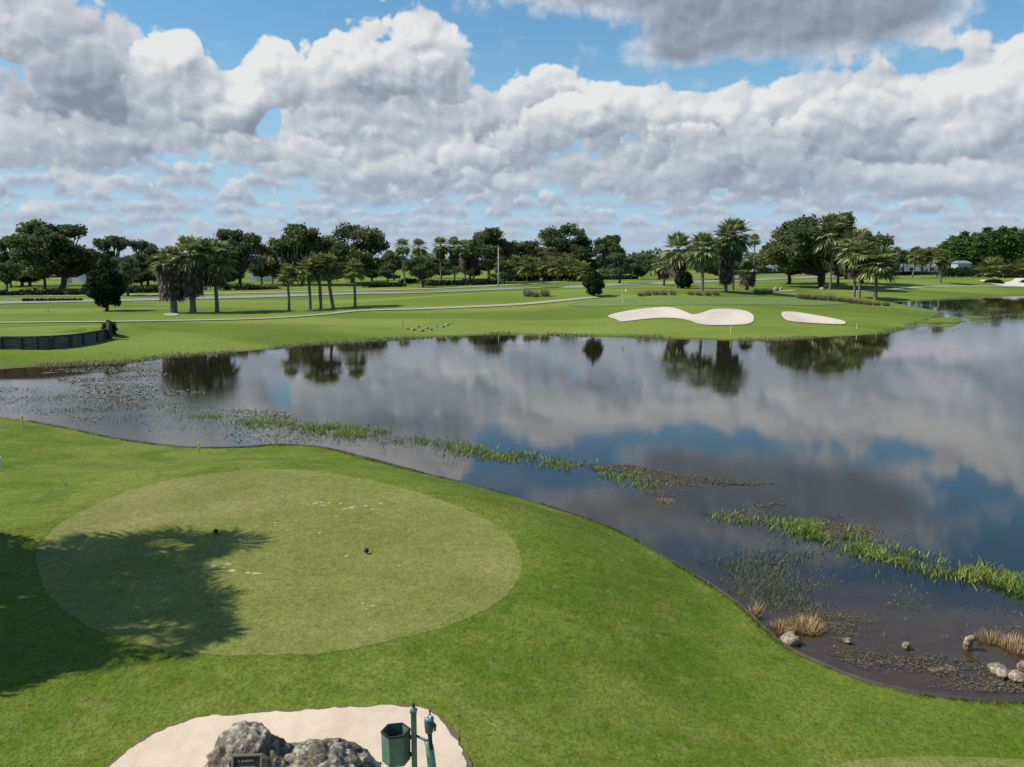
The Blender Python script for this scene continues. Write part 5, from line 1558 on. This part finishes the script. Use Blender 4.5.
# ------------------------------------------------------------------ the boulders and the sign in the sand bed
def boulder(px, py, z, size, seed, label, peak, name='boulder'):
    x, y = flat(px, py, z)
    o = link_mesh(name, rock_mesh(name, seed, size, LIMESTONE, rough=0.24, sub=6, peak=peak, pits=0.075))
    o.location = (x, y, zat(x, y) + 0.05)
    return tag(o, label, 'boulder')
bo1 = boulder(250, 745, 1.42, (0.60, 0.50, 0.57), 2, 'larger grey limestone boulder with a plaque, in the sand bed', None)
bo2 = boulder(322, 757, 1.23, (0.64, 0.48, 0.46), 5, 'lower grey boulder leaning against the larger one in the sand bed', None)
BRONZE = material('dark_bronze', lambda nt, out: principled(nt, out, _in={'Base Color': (0.028, 0.020, 0.016, 1), 'Roughness': 0.5, 'Metallic': 0.3}))
FRAME_W = material('plaque_frame', lambda nt, out: principled(nt, out, _in={'Base Color': (0.17, 0.15, 0.115, 1), 'Roughness': 0.7}))
LETTER = material('worn_letters', lambda nt, out: principled(nt, out, _in={'Base Color': (0.22, 0.19, 0.18, 1), 'Roughness': 0.6}))
sy_ = bo1.location.y - 0.50
dr_ = ray(247.5, 754)
sx_, sz_ = dr_[0] * sy_ / dr_[1], HC + dr_[2] * sy_ / dr_[1]
pl = empty('plaque', (sx_, sy_, sz_))
pl.rotation_euler = (math.radians(-20), 0, math.radians(4))
tag(pl, 'dark bronze plaque with a wooden frame fixed to the larger boulder', 'plaque')
MB().box((0, 0, -0.17), (0.31, 0.02, 0.29)).build('plate', BRONZE, pl)
mb = MB()
for c, s in (((0, -0.008, -0.012), (0.37, 0.045, 0.024)), ((0, -0.008, -0.328), (0.37, 0.045, 0.024)), ((-0.172, -0.008, -0.17), (0.026, 0.045, 0.292)), ((0.172, -0.008, -0.17), (0.026, 0.045, 0.292))):
    mb.box(c, s, bevel=0.004)
mb.build('frame', FRAME_W, pl)
mb = MB()
rr_ = random.Random(3)
x = -0.105
for k in range(9):                                   # worn raised letters, too small to read
    w_ = rr_.uniform(0.010, 0.019)
    if k != 1: mb.box((x + w_ / 2, -0.012, -0.075 + rr_.uniform(-0.002, 0.002)), (w_, 0.006, 0.030 if k in (0, 2, 5) else 0.022))
    x += w_ + 0.008
mb.box((0, -0.012, -0.19), (0.20, 0.006, 0.10))
mb.build('lettering', LETTER, pl)

# ------------------------------------------------------------------ litter bin, its post and the ball washer
def paint(name, col, rough=0.45):
    def b(nt, out):
        oc = nt.n('ShaderNodeTexCoord').outputs['Object']
        a = nt.noise(oc, 9.0, 4.0, 0.65)
        c = nt.mix(nt.ss(a, 0.35, 0.75), col, tuple(min(1, q * 1.35 + 0.01) for q in col))
        bs = principled(nt, out, _in={'Base Color': c, 'Roughness': rough})
        bs.inputs['Specular IOR Level'].default_value = 0.35
    return material(name, b)
GREEN_P = paint('green_paint', (0.070, 0.135, 0.092))
TEAL_P = paint('teal_paint', (0.11, 0.25, 0.20), 0.4)
DARK_P = paint('dark_grey_paint', (0.050, 0.075, 0.085), 0.35)
BLACK_P = paint('black_rubber', (0.012, 0.012, 0.012), 0.6)
WHITE_P = paint('white_paint', (0.62, 0.62, 0.60), 0.5)
ptz = 2.14
bx_, by_ = flat(413.5, 708, ptz)
gz = zat(bx_, by_)
hp = ptz - gz
post = empty('bin_post', (bx_, by_, gz))
tag(post, 'square green metal post with a pointed cap beside the ball washer', 'post')
MB().box((0, 0, hp / 2 - 0.1), (0.066, 0.066, hp + 0.1), bevel=0.008).build('pole', GREEN_P, post)
mb = MB()
mb.box((0, 0, hp - 0.035), (0.088, 0.088, 0.022), bevel=0.004)
mb.tube([(0, 0, hp - 0.022), (0, 0, hp + 0.005)], [0.045, 0.022], 8)
mb.build('cap', GREEN_P, post)
MB().tube([(0, 0, hp + 0.004), (0, 0, hp + 0.03), (0, 0, hp + 0.05), (0, 0, hp + 0.075)], [0.010, 0.020, 0.014, 0.003], 8).build('finial', BLACK_P, post)
# hexagonal bin
bin_ = empty('litter_bin', (bx_ - 0.222, by_ - 0.02, gz + 0.545))
tag(bin_, 'dark green hexagonal litter bin hanging from the green post', 'bin')
R0, HB = 0.180, 0.40
bm = bmesh.new()
a0 = -math.radians(50)
def hexring(r, z): return [bm.verts.new((r * math.cos(a0 + k * math.pi / 3), r * math.sin(a0 + k * math.pi / 3), z)) for k in range(6)]
ob_, ot_, it_, ib_ = hexring(R0 * 0.97, 0), hexring(R0, HB), hexring(R0 - 0.014, HB), hexring(R0 * 0.97 - 0.014, 0.02)
for a, b in ((ob_, ot_), (ot_, it_), (it_, ib_)):
    for k in range(6): bm.faces.new((a[k], a[(k + 1) % 6], b[(k + 1) % 6], b[k]))
bm.faces.new(list(reversed(ob_))); bm.faces.new(ib_)
bmesh.ops.recalc_face_normals(bm, faces=bm.faces)
mm = bpy.data.meshes.new('body'); bm.to_mesh(mm); bm.free(); mm.materials.append(GREEN_P)
link_mesh('body', mm, bin_)
bm = bmesh.new()
r1_, r2_ = hexring(R0 + 0.006, HB + 0.003), hexring(R0 - 0.02, HB + 0.003)
r3_, r4_ = hexring(R0 + 0.006, HB - 0.022), hexring(R0 + 0.0015, HB - 0.022)
for a, b in ((r1_, r2_), (r3_, r1_), (r4_, r3_)):
    for k in range(6): bm.faces.new((a[k], a[(k + 1) % 6], b[(k + 1) % 6], b[k]))
bmesh.ops.recalc_face_normals(bm, faces=bm.faces)
mm = bpy.data.meshes.new('rim'); bm.to_mesh(mm); bm.free(); mm.materials.append(BLACK_P)
link_mesh('rim', mm, bin_)
bm = bmesh.new()
bm.faces.new(hexring(R0 * 0.985 - 0.018, 0.27))
mm = bpy.data.meshes.new('mouth_shade'); bm.to_mesh(mm); bm.free(); mm.materials.append(BLACK_P)
link_mesh('mouth_shade', mm, bin_)  # black sheet set inside the bin, standing in for the shade in its mouth
mb = MB()
for z in (0.07, 0.30): mb.box((0.186, 0.012, z), (0.026, 0.05, 0.035), bevel=0.003)
mb.build('bracket', BLACK_P, bin_)
# ball washer on its teal post
wx, wy = flat(429, 716, 2.07)
wz = zat(wx, wy)
bw = empty('ball_washer', (wx, wy, wz))
tag(bw, 'grey golf ball washer on a leaning teal post, right of the green post', 'ball washer')
hh_ = 2.07 - wz
MB().tube([(0.06, 0, -0.12), (0.045, 0, 0.3), (0.0, 0, hh_ - 0.40), (-0.03, 0, hh_ - 0.33)], [0.060, 0.056, 0.052, 0.040], 12).build('post', TEAL_P, bw, True)
MB().tube([(0.022, -0.03, hh_ - 0.42), (0.012, -0.02, hh_ - 0.30), (0.006, 0, hh_ - 0.21)], [0.026, 0.026, 0.028], 10).build('neck', BLACK_P, bw, True)
MB().tube([(0, 0, hh_ - 0.235), (0, 0, hh_ - 0.21), (0, 0, hh_ - 0.13), (0, 0, hh_ - 0.06), (0, 0, hh_ - 0.045)], [0.030, 0.050, 0.058, 0.060, 0.056], 14).build('body', DARK_P, bw, True)
mb = MB()
mb.tube([(0, 0, hh_ - 0.046), (0, 0, hh_ - 0.02), (0, 0, hh_ - 0.005)], [0.062, 0.060, 0.040], 14)
mb.build('lid', paint('pale_blue_paint', (0.17, 0.24, 0.30), 0.35), bw, True)
for (ax, ay) in ((-0.025, -0.02), (0.02, -0.028)):
    bb = MB(); bmesh.ops.create_icosphere(bb.bm, subdivisions=2, radius=0.018)
    o = bb.build('ball', WHITE_P, bw, True); o.location = (ax, ay, hh_ + 0.004)
MB().tube([(0.012, 0.01, hh_ - 0.01), (0.012, 0.01, hh_ + 0.045), (0.012, 0.01, hh_ + 0.06)], [0.010, 0.010, 0.018], 8).build('plunger', BLACK_P, bw, True)
MB().tube([(0.056, 0, hh_ - 0.09), (0.075, -0.01, hh_ - 0.12), (0.070, -0.01, hh_ - 0.19)], [0.016, 0.018, 0.014], 8).build('spout', DARK_P, bw, True)
MB().tube([(bx_ - wx + 0.03, by_ - wy, hh_ - 0.30), (-0.04, 0.0, hh_ - 0.325), (0.01, 0.0, hh_ - 0.33)], [0.016, 0.016, 0.018], 8).build('arm', DARK_P, bw, True)
x, y = flat(446, 770, 1.0)
o = link_mesh('brown_lump', rock_mesh('brown_lump', 44, (0.17, 0.14, 0.07), stone_material('brown_lump', (0.12, 0.085, 0.06), (0.22, 0.16, 0.12), (0.30, 0.23, 0.18)), sub=4))
o.location = (x, y, zat(x, y) + 0.02)  # low brown lump sunk in the sand
tag(o, 'flat brown lump in the sand at the foot of the ball washer', 'stone')

# ------------------------------------------------------------------ tee markers, stakes, flag, signs
def marker(bx, by, label):
    x, y = flat(bx, by, TEE_Z + 0.012)
    o = empty('tee_marker', (x, y, TEE_Z + 0.012))
    tag(o, label, 'tee marker', 'black ball tee markers')
    b = MB(); bmesh.ops.create_icosphere(b.bm, subdivisions=3, radius=0.058)
    h = b.build('head', BLACK_P, o, True); h.location = (0, 0, 0.072)
    MB().tube([(0, 0, -0.05), (0, 0, 0.03)], [0.012, 0.014], 8).build('spike', DARK_P, o)
    return o
t1 = marker(366.5, 553.5, 'black ball tee marker with a thin stick, in the sunlit middle of the tee')
MB().tube([(-0.01, 0.0, 0.10), (-0.012, 0, 0.24)], [0.005, 0.004], 6).build('stick', DARK_P, t1)
marker(216, 534, 'black ball tee marker at the edge of the palm shadow')
YELLOW = paint('yellow_paint', (0.62, 0.52, 0.17), 0.6)
def stake(bx, by, top, label, mat=YELLOW, wpx=1.7, z=None):
    p = ground(bx, by) if z is None else (*flat(bx, by, z), z)
    m_ = depth(p) / F
    h = (by - top) * m_ * 1.03
    w_ = max(0.05, wpx * m_)
    o = empty('boundary_stake', p)
    tag(o, label, 'stake', 'boundary stakes')
    MB().box((0, 0, h / 2 - 0.05), (w_, w_, h + 0.1), bevel=w_ * 0.1).build('pole', mat, o)
    return o
stake(22.6, 428, 416, 'yellow stake at the far left of the near bank')
stake(199, 453, 442.5, 'yellow stake on the near bank behind the tee')
stake(0.2, 467, 456.5, 'white stake at the very left edge of the photo on the near lawn', WHITE_P, 2.6)
stake(48, 312.3, 307.5, 'small yellow stake far off on the left lawn beyond the bulkhead', wpx=1.0)
stake(402.7, 327.5, 320, 'yellow stake on the far bank left of the small rock heap', wpx=1.2)
stake(731, 334, 326.5, 'yellow stake on the far bank below the large bunker', wpx=1.1)
stake(857, 329, 324, 'faint yellow stake on the far bank right of the small bunker', wpx=0.9)
# flag on the far green
p = ground(622.5, 303)
m_ = depth(p) / F
fl = empty('golf_flag', p)
tag(fl, 'yellow flag on a thin pin standing on the far putting green', 'golf flag')
hf = 14.5 * m_
MB().tube([(0, 0, -0.1), (0, 0, hf)], [0.022, 0.018], 8).build('pin', WHITE_P, fl)
bm = bmesh.new()
cols_ = []
for k in range(7):
    t = k / 6
    xk, yk = 0.03 + 0.50 * t, 0.10 * math.sin(t * 5)
    cols_.append([bm.verts.new((xk, yk + o_, hf - 0.05 - 0.10 * t - (0.42 - 0.08 * t) * s_)) for s_ in (0, 1) for o_ in (0.0, 0.012)])
for a, b in zip(cols_, cols_[1:]):
    for i_, j_ in ((0, 2), (3, 1), (1, 0), (2, 3)):
        bm.faces.new((a[i_], b[i_], b[j_], a[j_]))
mm = bpy.data.meshes.new('cloth'); bm.to_mesh(mm); bm.free(); mm.materials.append(paint('yellow_cloth', (0.62, 0.54, 0.12), 0.8))
link_mesh('cloth', mm, fl)
# light pole and small sign by the road
p = ground(498.5, 286.5); m_ = depth(p) / F
lp = empty('light_pole', p)
tag(lp, 'tall thin grey pole standing in front of the dark oak by the road', 'pole')
hl = 41 * m_
MB().tube([(0, 0, -0.2), (0, 0, 0.6), (0, 0, hl)], [0.24, 0.17, 0.11], 10).build('mast', paint('grey_metal', (0.26, 0.25, 0.235), 0.6), lp, True)
MB().box((0, -0.14, hl - 0.22), (0.34, 0.5, 0.16), bevel=0.04).build('lamp_head', DARK_P, lp)
p = ground(541, 283.2); m_ = depth(p) / F
sg = empty('road_sign', p)
tag(sg, 'small white sign on a post at the edge of the road before the palm grove', 'sign')
MB().tube([(0, 0, -0.1), (0, 0, 5.4 * m_)], [0.10, 0.08], 8).build('post', WHITE_P, sg)
MB().box((0, -0.16, 4.2 * m_), (3.0 * m_, 0.06, 2.2 * m_), bevel=0.015).build('panel', WHITE_P, sg)

# ------------------------------------------------------------------ sand in the divots of the tee
bm = bmesh.new()
rr_ = random.Random(12)
dv = [(150, 200), (180, 330), (300, 330), (410, 350), (120, 420), (360, 400), (440, 470), (560, 420), (250, 290), (520, 330), (600, 500), (480, 240), (322, 314), (345, 312), (350, 308), (372, 318), (366, 309), (390, 310), (424, 312), (437, 327), (462, 320), (456, 325), (498, 319), (545, 313), (250, 348), (225, 370), (288, 362), (265, 392), (630, 391), (645, 392), (40, 500), (72, 505), (85, 494), (97, 514), (145, 520), (170, 522), (328, 514), (228, 378), (490, 612), (520, 620), (500, 630)]
for k, (zx, zy) in enumerate(dv):
    x, y = flat(200 + zx / 3.009, 400 + zy / 3.009, TEE_Z)
    big_ = 12 <= k < 24 or 30 <= k < 36
    rx, ry = rr_.uniform(0.035, 0.085) * (1.15 if big_ else 0.7), rr_.uniform(0.035, 0.07) * (1.2 if big_ else 0.7)
    c = bm.verts.new((x, y, TEE_Z + 0.014))
    ring = [bm.verts.new((x + rx * math.cos(t * 0.628) * rr_.uniform(0.6, 1.25), y + ry * math.sin(t * 0.628) * rr_.uniform(0.6, 1.25), TEE_Z + 0.0065)) for t in range(10)]
    for t in range(10): bm.faces.new((c, ring[t], ring[(t + 1) % 10]))
mm = bpy.data.meshes.new('divot_sand'); bm.to_mesh(mm); bm.free(); mm.materials.append(sand_material('divot_sand', (0.34, 0.275, 0.175), (0.47, 0.385, 0.27), grain=30))
tag(link_mesh('divot_sand', mm), 'whitish sand spilled in the divots of the near tee', 'sand', kind='stuff')

# ------------------------------------------------------------------ the timber bulkhead at the left
def plank_build(nt, out):
    pos = nt.n('ShaderNodeNewGeometry').outputs['Position']
    a = nt.noise(nt.v('MULTIPLY', pos, (0.8, 0.8, 7.0)), 1.6, 5.0, 0.65)
    g_ = nt.noise(nt.v('MULTIPLY', pos, (0.5, 0.5, 1.0)), 0.8, 3.0, 0.6)
    c = nt.mix(nt.ss(a, 0.3, 0.7), (0.070, 0.060, 0.050), (0.185, 0.162, 0.138))
    c = nt.mix(nt.ss(g_, 0.45, 0.75, 0.0, 0.5), c, (0.060, 0.070, 0.058))
    principled(nt, out, _in={'Base Color': c, 'Roughness': 0.9})
PLANK = material('grey_planks', plank_build)
bh = empty('timber_bulkhead', (bulk_w[-1][0], bulk_w[-1][1], 0.6))
tag(bh, 'curved grey timber bulkhead with dark posts holding up the far left tee', 'retaining wall')
bh_inv = Matrix.Translation((-bulk_w[-1][0], -bulk_w[-1][1], -0.6))
seg = np.concatenate([[0], np.cumsum(np.hypot(*np.diff(bulk_w, axis=0).T))])
q = np.linspace(0, seg[-1], 60)
bl_ = np.stack([np.interp(q, seg, bulk_w[:, 0]), np.interp(q, seg, bulk_w[:, 1])], 1)
ztop = 0.62 + 1.06
for k in range(5):                                     # five courses of boards
    z0 = 0.40 + k * 0.255
    v_, f_ = strip_wall(bl_, 0.07, z0, z0 + 0.245, 0.0)
    v_ = v_ - [bulk_w[-1][0], bulk_w[-1][1], 0.6]
    link_mesh('board', np_mesh('board', v_, f_, PLANK), bh)
v_, f_ = strip_wall(bl_ + [0, 0.10], 0.34, ztop, ztop + 0.06)
link_mesh('top_rail', np_mesh('top_rail', v_ - [bulk_w[-1][0], bulk_w[-1][1], 0.6], f_, DARK_WOOD), bh)
raised = np.vstack([bl_ + [0, 0.06], (bl_ + [0, 4.2])[::-1]])
sheet('raised_tee', raised, 0.0, GROUND_M, 0.8, lambda x, y: np.maximum(height(x, y) + 0.02, ztop - 0.02))
for px_ in (-31, -14, 2, 21, 39, 54, 70, 84, 97, 106.5):
    k = int(np.argmin([abs(((512 + F * b_[0] / (b_[1] * _cp + (HC - 0.7) * _sp)) - px_)) for b_ in bl_]))
    x, y = bl_[k]
    MB().box((x - bulk_w[-1][0], y - 0.14 - bulk_w[-1][1], 0.50), (0.30, 0.20, 1.15), bevel=0.02).build('post', DARK_WOOD, bh)
MB().tube([(0.25, -0.15, -0.2), (0.25, -0.15, 1.75)], [0.24, 0.20], 10).build('end_post', DARK_WOOD, bh, True)

# ------------------------------------------------------------------ houses, carts and the like in the distance
WALL_W = paint('white_stucco', (0.70, 0.69, 0.68), 0.85)
WALL_B = paint('beige_stucco', (0.56, 0.48, 0.40), 0.85)
WALL_G = paint('grey_siding', (0.30, 0.31, 0.34), 0.85)
ROOF_G = paint('grey_shingles', (0.16, 0.165, 0.18), 0.9)
ROOF_R = paint('red_tiles', (0.30, 0.115, 0.07), 0.9)
GLASS_D = paint('dark_glass', (0.02, 0.025, 0.03), 0.1)
def roof_mesh(x0, x1, y0, y1, z, h, hip=0.0, ov=0.4):
    bm = bmesh.new()
    x0, x1, y0, y1 = x0 - ov, x1 + ov, y0 - ov, y1 + ov
    ym = (y0 + y1) / 2
    v = [bm.verts.new(c) for c in ((x0, y0, z), (x1, y0, z), (x1, y1, z), (x0, y1, z), (x0 + hip, ym, z + h), (x1 - hip, ym, z + h))]
    for q in ((0, 1, 5, 4), (2, 3, 4, 5), (1, 2, 5), (3, 0, 4), (3, 2, 1, 0)): bm.faces.new([v[i] for i in q])
    me = bpy.data.meshes.new('roof'); bm.to_mesh(me); bm.free()
    return me
def house(bx, by, w, d, h, rh, wall, roofm, label, hip=2.5, rz=0.0, wins=((-0.3, 1.2), (0.3, 1.2)), door=None, name='house'):
    p = ground(bx, by)
    o = empty(name, p, rz)
    tag(o, label, 'house')
    MB().box((0, d / 2, h / 2 - 0.4), (w, d, h + 0.8)).build('wall', wall, o)
    me = roof_mesh(-w / 2, w / 2, 0, d, h + 0.003, rh, hip); me.materials.append(roofm)
    link_mesh('roof', me, o)
    for (fx, ww) in wins:
        f_ = MB().box((fx * w, -0.03, h * 0.55), (ww + 0.24, 0.10, h * 0.42 + 0.24)).build('window', WHITE_P, o)
        g_ = MB().box((fx * w, -0.085, h * 0.55), (ww, 0.04, h * 0.42)).build('pane', GLASS_D, f_)
    if door is not None:
        MB().box((door * w, -0.03, 1.05), (1.1, 0.08, 2.1)).build('door', DARK_P, o)
    return o
house(85, 283.2, 6.5, 8, 3.6, 2.2, WALL_W, ROOF_G, 'white house wing showing below the branches of the largest live oak', hip=1.5, wins=((0.28, 0.9),))
house(72, 283.0, 5.5, 8, 3.0, 1.8, WALL_G, ROOF_G, 'grey house wing just right of the trunk of the largest live oak', hip=1.0, wins=((-0.2, 0.9),))
house(266, 281.5, 9, 8, 4.2, 2.0, WALL_W, ROOF_R, 'white house with a red tiled roof in the gap left of the cabbage palms', wins=((-0.3, 1.5), (0.02, 1.5), (0.34, 1.2)))
house(771, 273.0, 13, 10, 2.9, 1.9, WALL_W, ROOF_G, 'long white house right of the round dark shrub beyond the road', wins=((-0.34, 1.6), (-0.05, 2.4), (0.28, 1.4)), door=0.12)
house(795, 272.8, 8, 9, 2.8, 1.7, WALL_W, ROOF_G, 'white house behind the trunks of the wide oak, beyond the road', wins=((-0.2, 1.4), (0.25, 1.4)))
house(920, 273.3, 16, 10, 3.4, 2.2, WALL_B, ROOF_G, 'beige house behind the distant palms on the right', wins=((-0.25, 2.2), (0.06, 1.2), (0.33, 2.0)), door=0.18)
house(897, 273.6, 6.5, 6, 3.3, 0.5, WALL_G, ROOF_G, 'grey screened porch at the left end of the beige house', hip=0.4, wins=((-0.3, 1.5), (0.03, 1.5), (0.34, 1.3)), name='screened_porch')
house(964, 273.6, 6.0, 6, 4.6, 1.2, WALL_G, ROOF_G, 'small grey house in the dark gap of the pine wood', hip=1.0, wins=((0.1, 1.2),))

def golf_cart(bx, by, label, rz):
    p = ground(bx, by)
    o = empty('golf_cart', p, rz)
    tag(o, label, 'golf cart')
    MB().box((0, 0, 0.45), (2.1, 1.05, 0.30), bevel=0.07).box((0.85, 0, 0.72), (0.40, 1.05, 0.40), bevel=0.10).build('body', WALL_G, o)
    MB().box((0.0, 0, 1.82), (1.75, 1.15, 0.10), bevel=0.04).build('roof', WHITE_P, o)
    MB().box((-0.25, 0, 0.74), (0.50, 1.0, 0.22), bevel=0.05).box((-0.47, 0, 1.05), (0.12, 1.0, 0.45), bevel=0.04).build('seat', BLACK_P, o)
    mb = MB()
    for sx in (-0.62, 0.66):
        for sy in (-0.5, 0.5): mb.tube([(sx, sy, 0.58), (sx * 0.95, sy, 1.78)], [0.025, 0.025], 6)
    mb.build('canopy_frame', DARK_P, o)
    for sx in (-0.68, 0.78):
        for sy in (-0.5, 0.5):
            MB().tube([(sx, sy - 0.09, 0.23), (sx, sy + 0.09, 0.23)], [0.23, 0.23], 14).build('wheel', BLACK_P, o)
    return o
golf_cart(202, 290.2, 'golf cart with a white roof between the second and third skirted palms', 0.4)
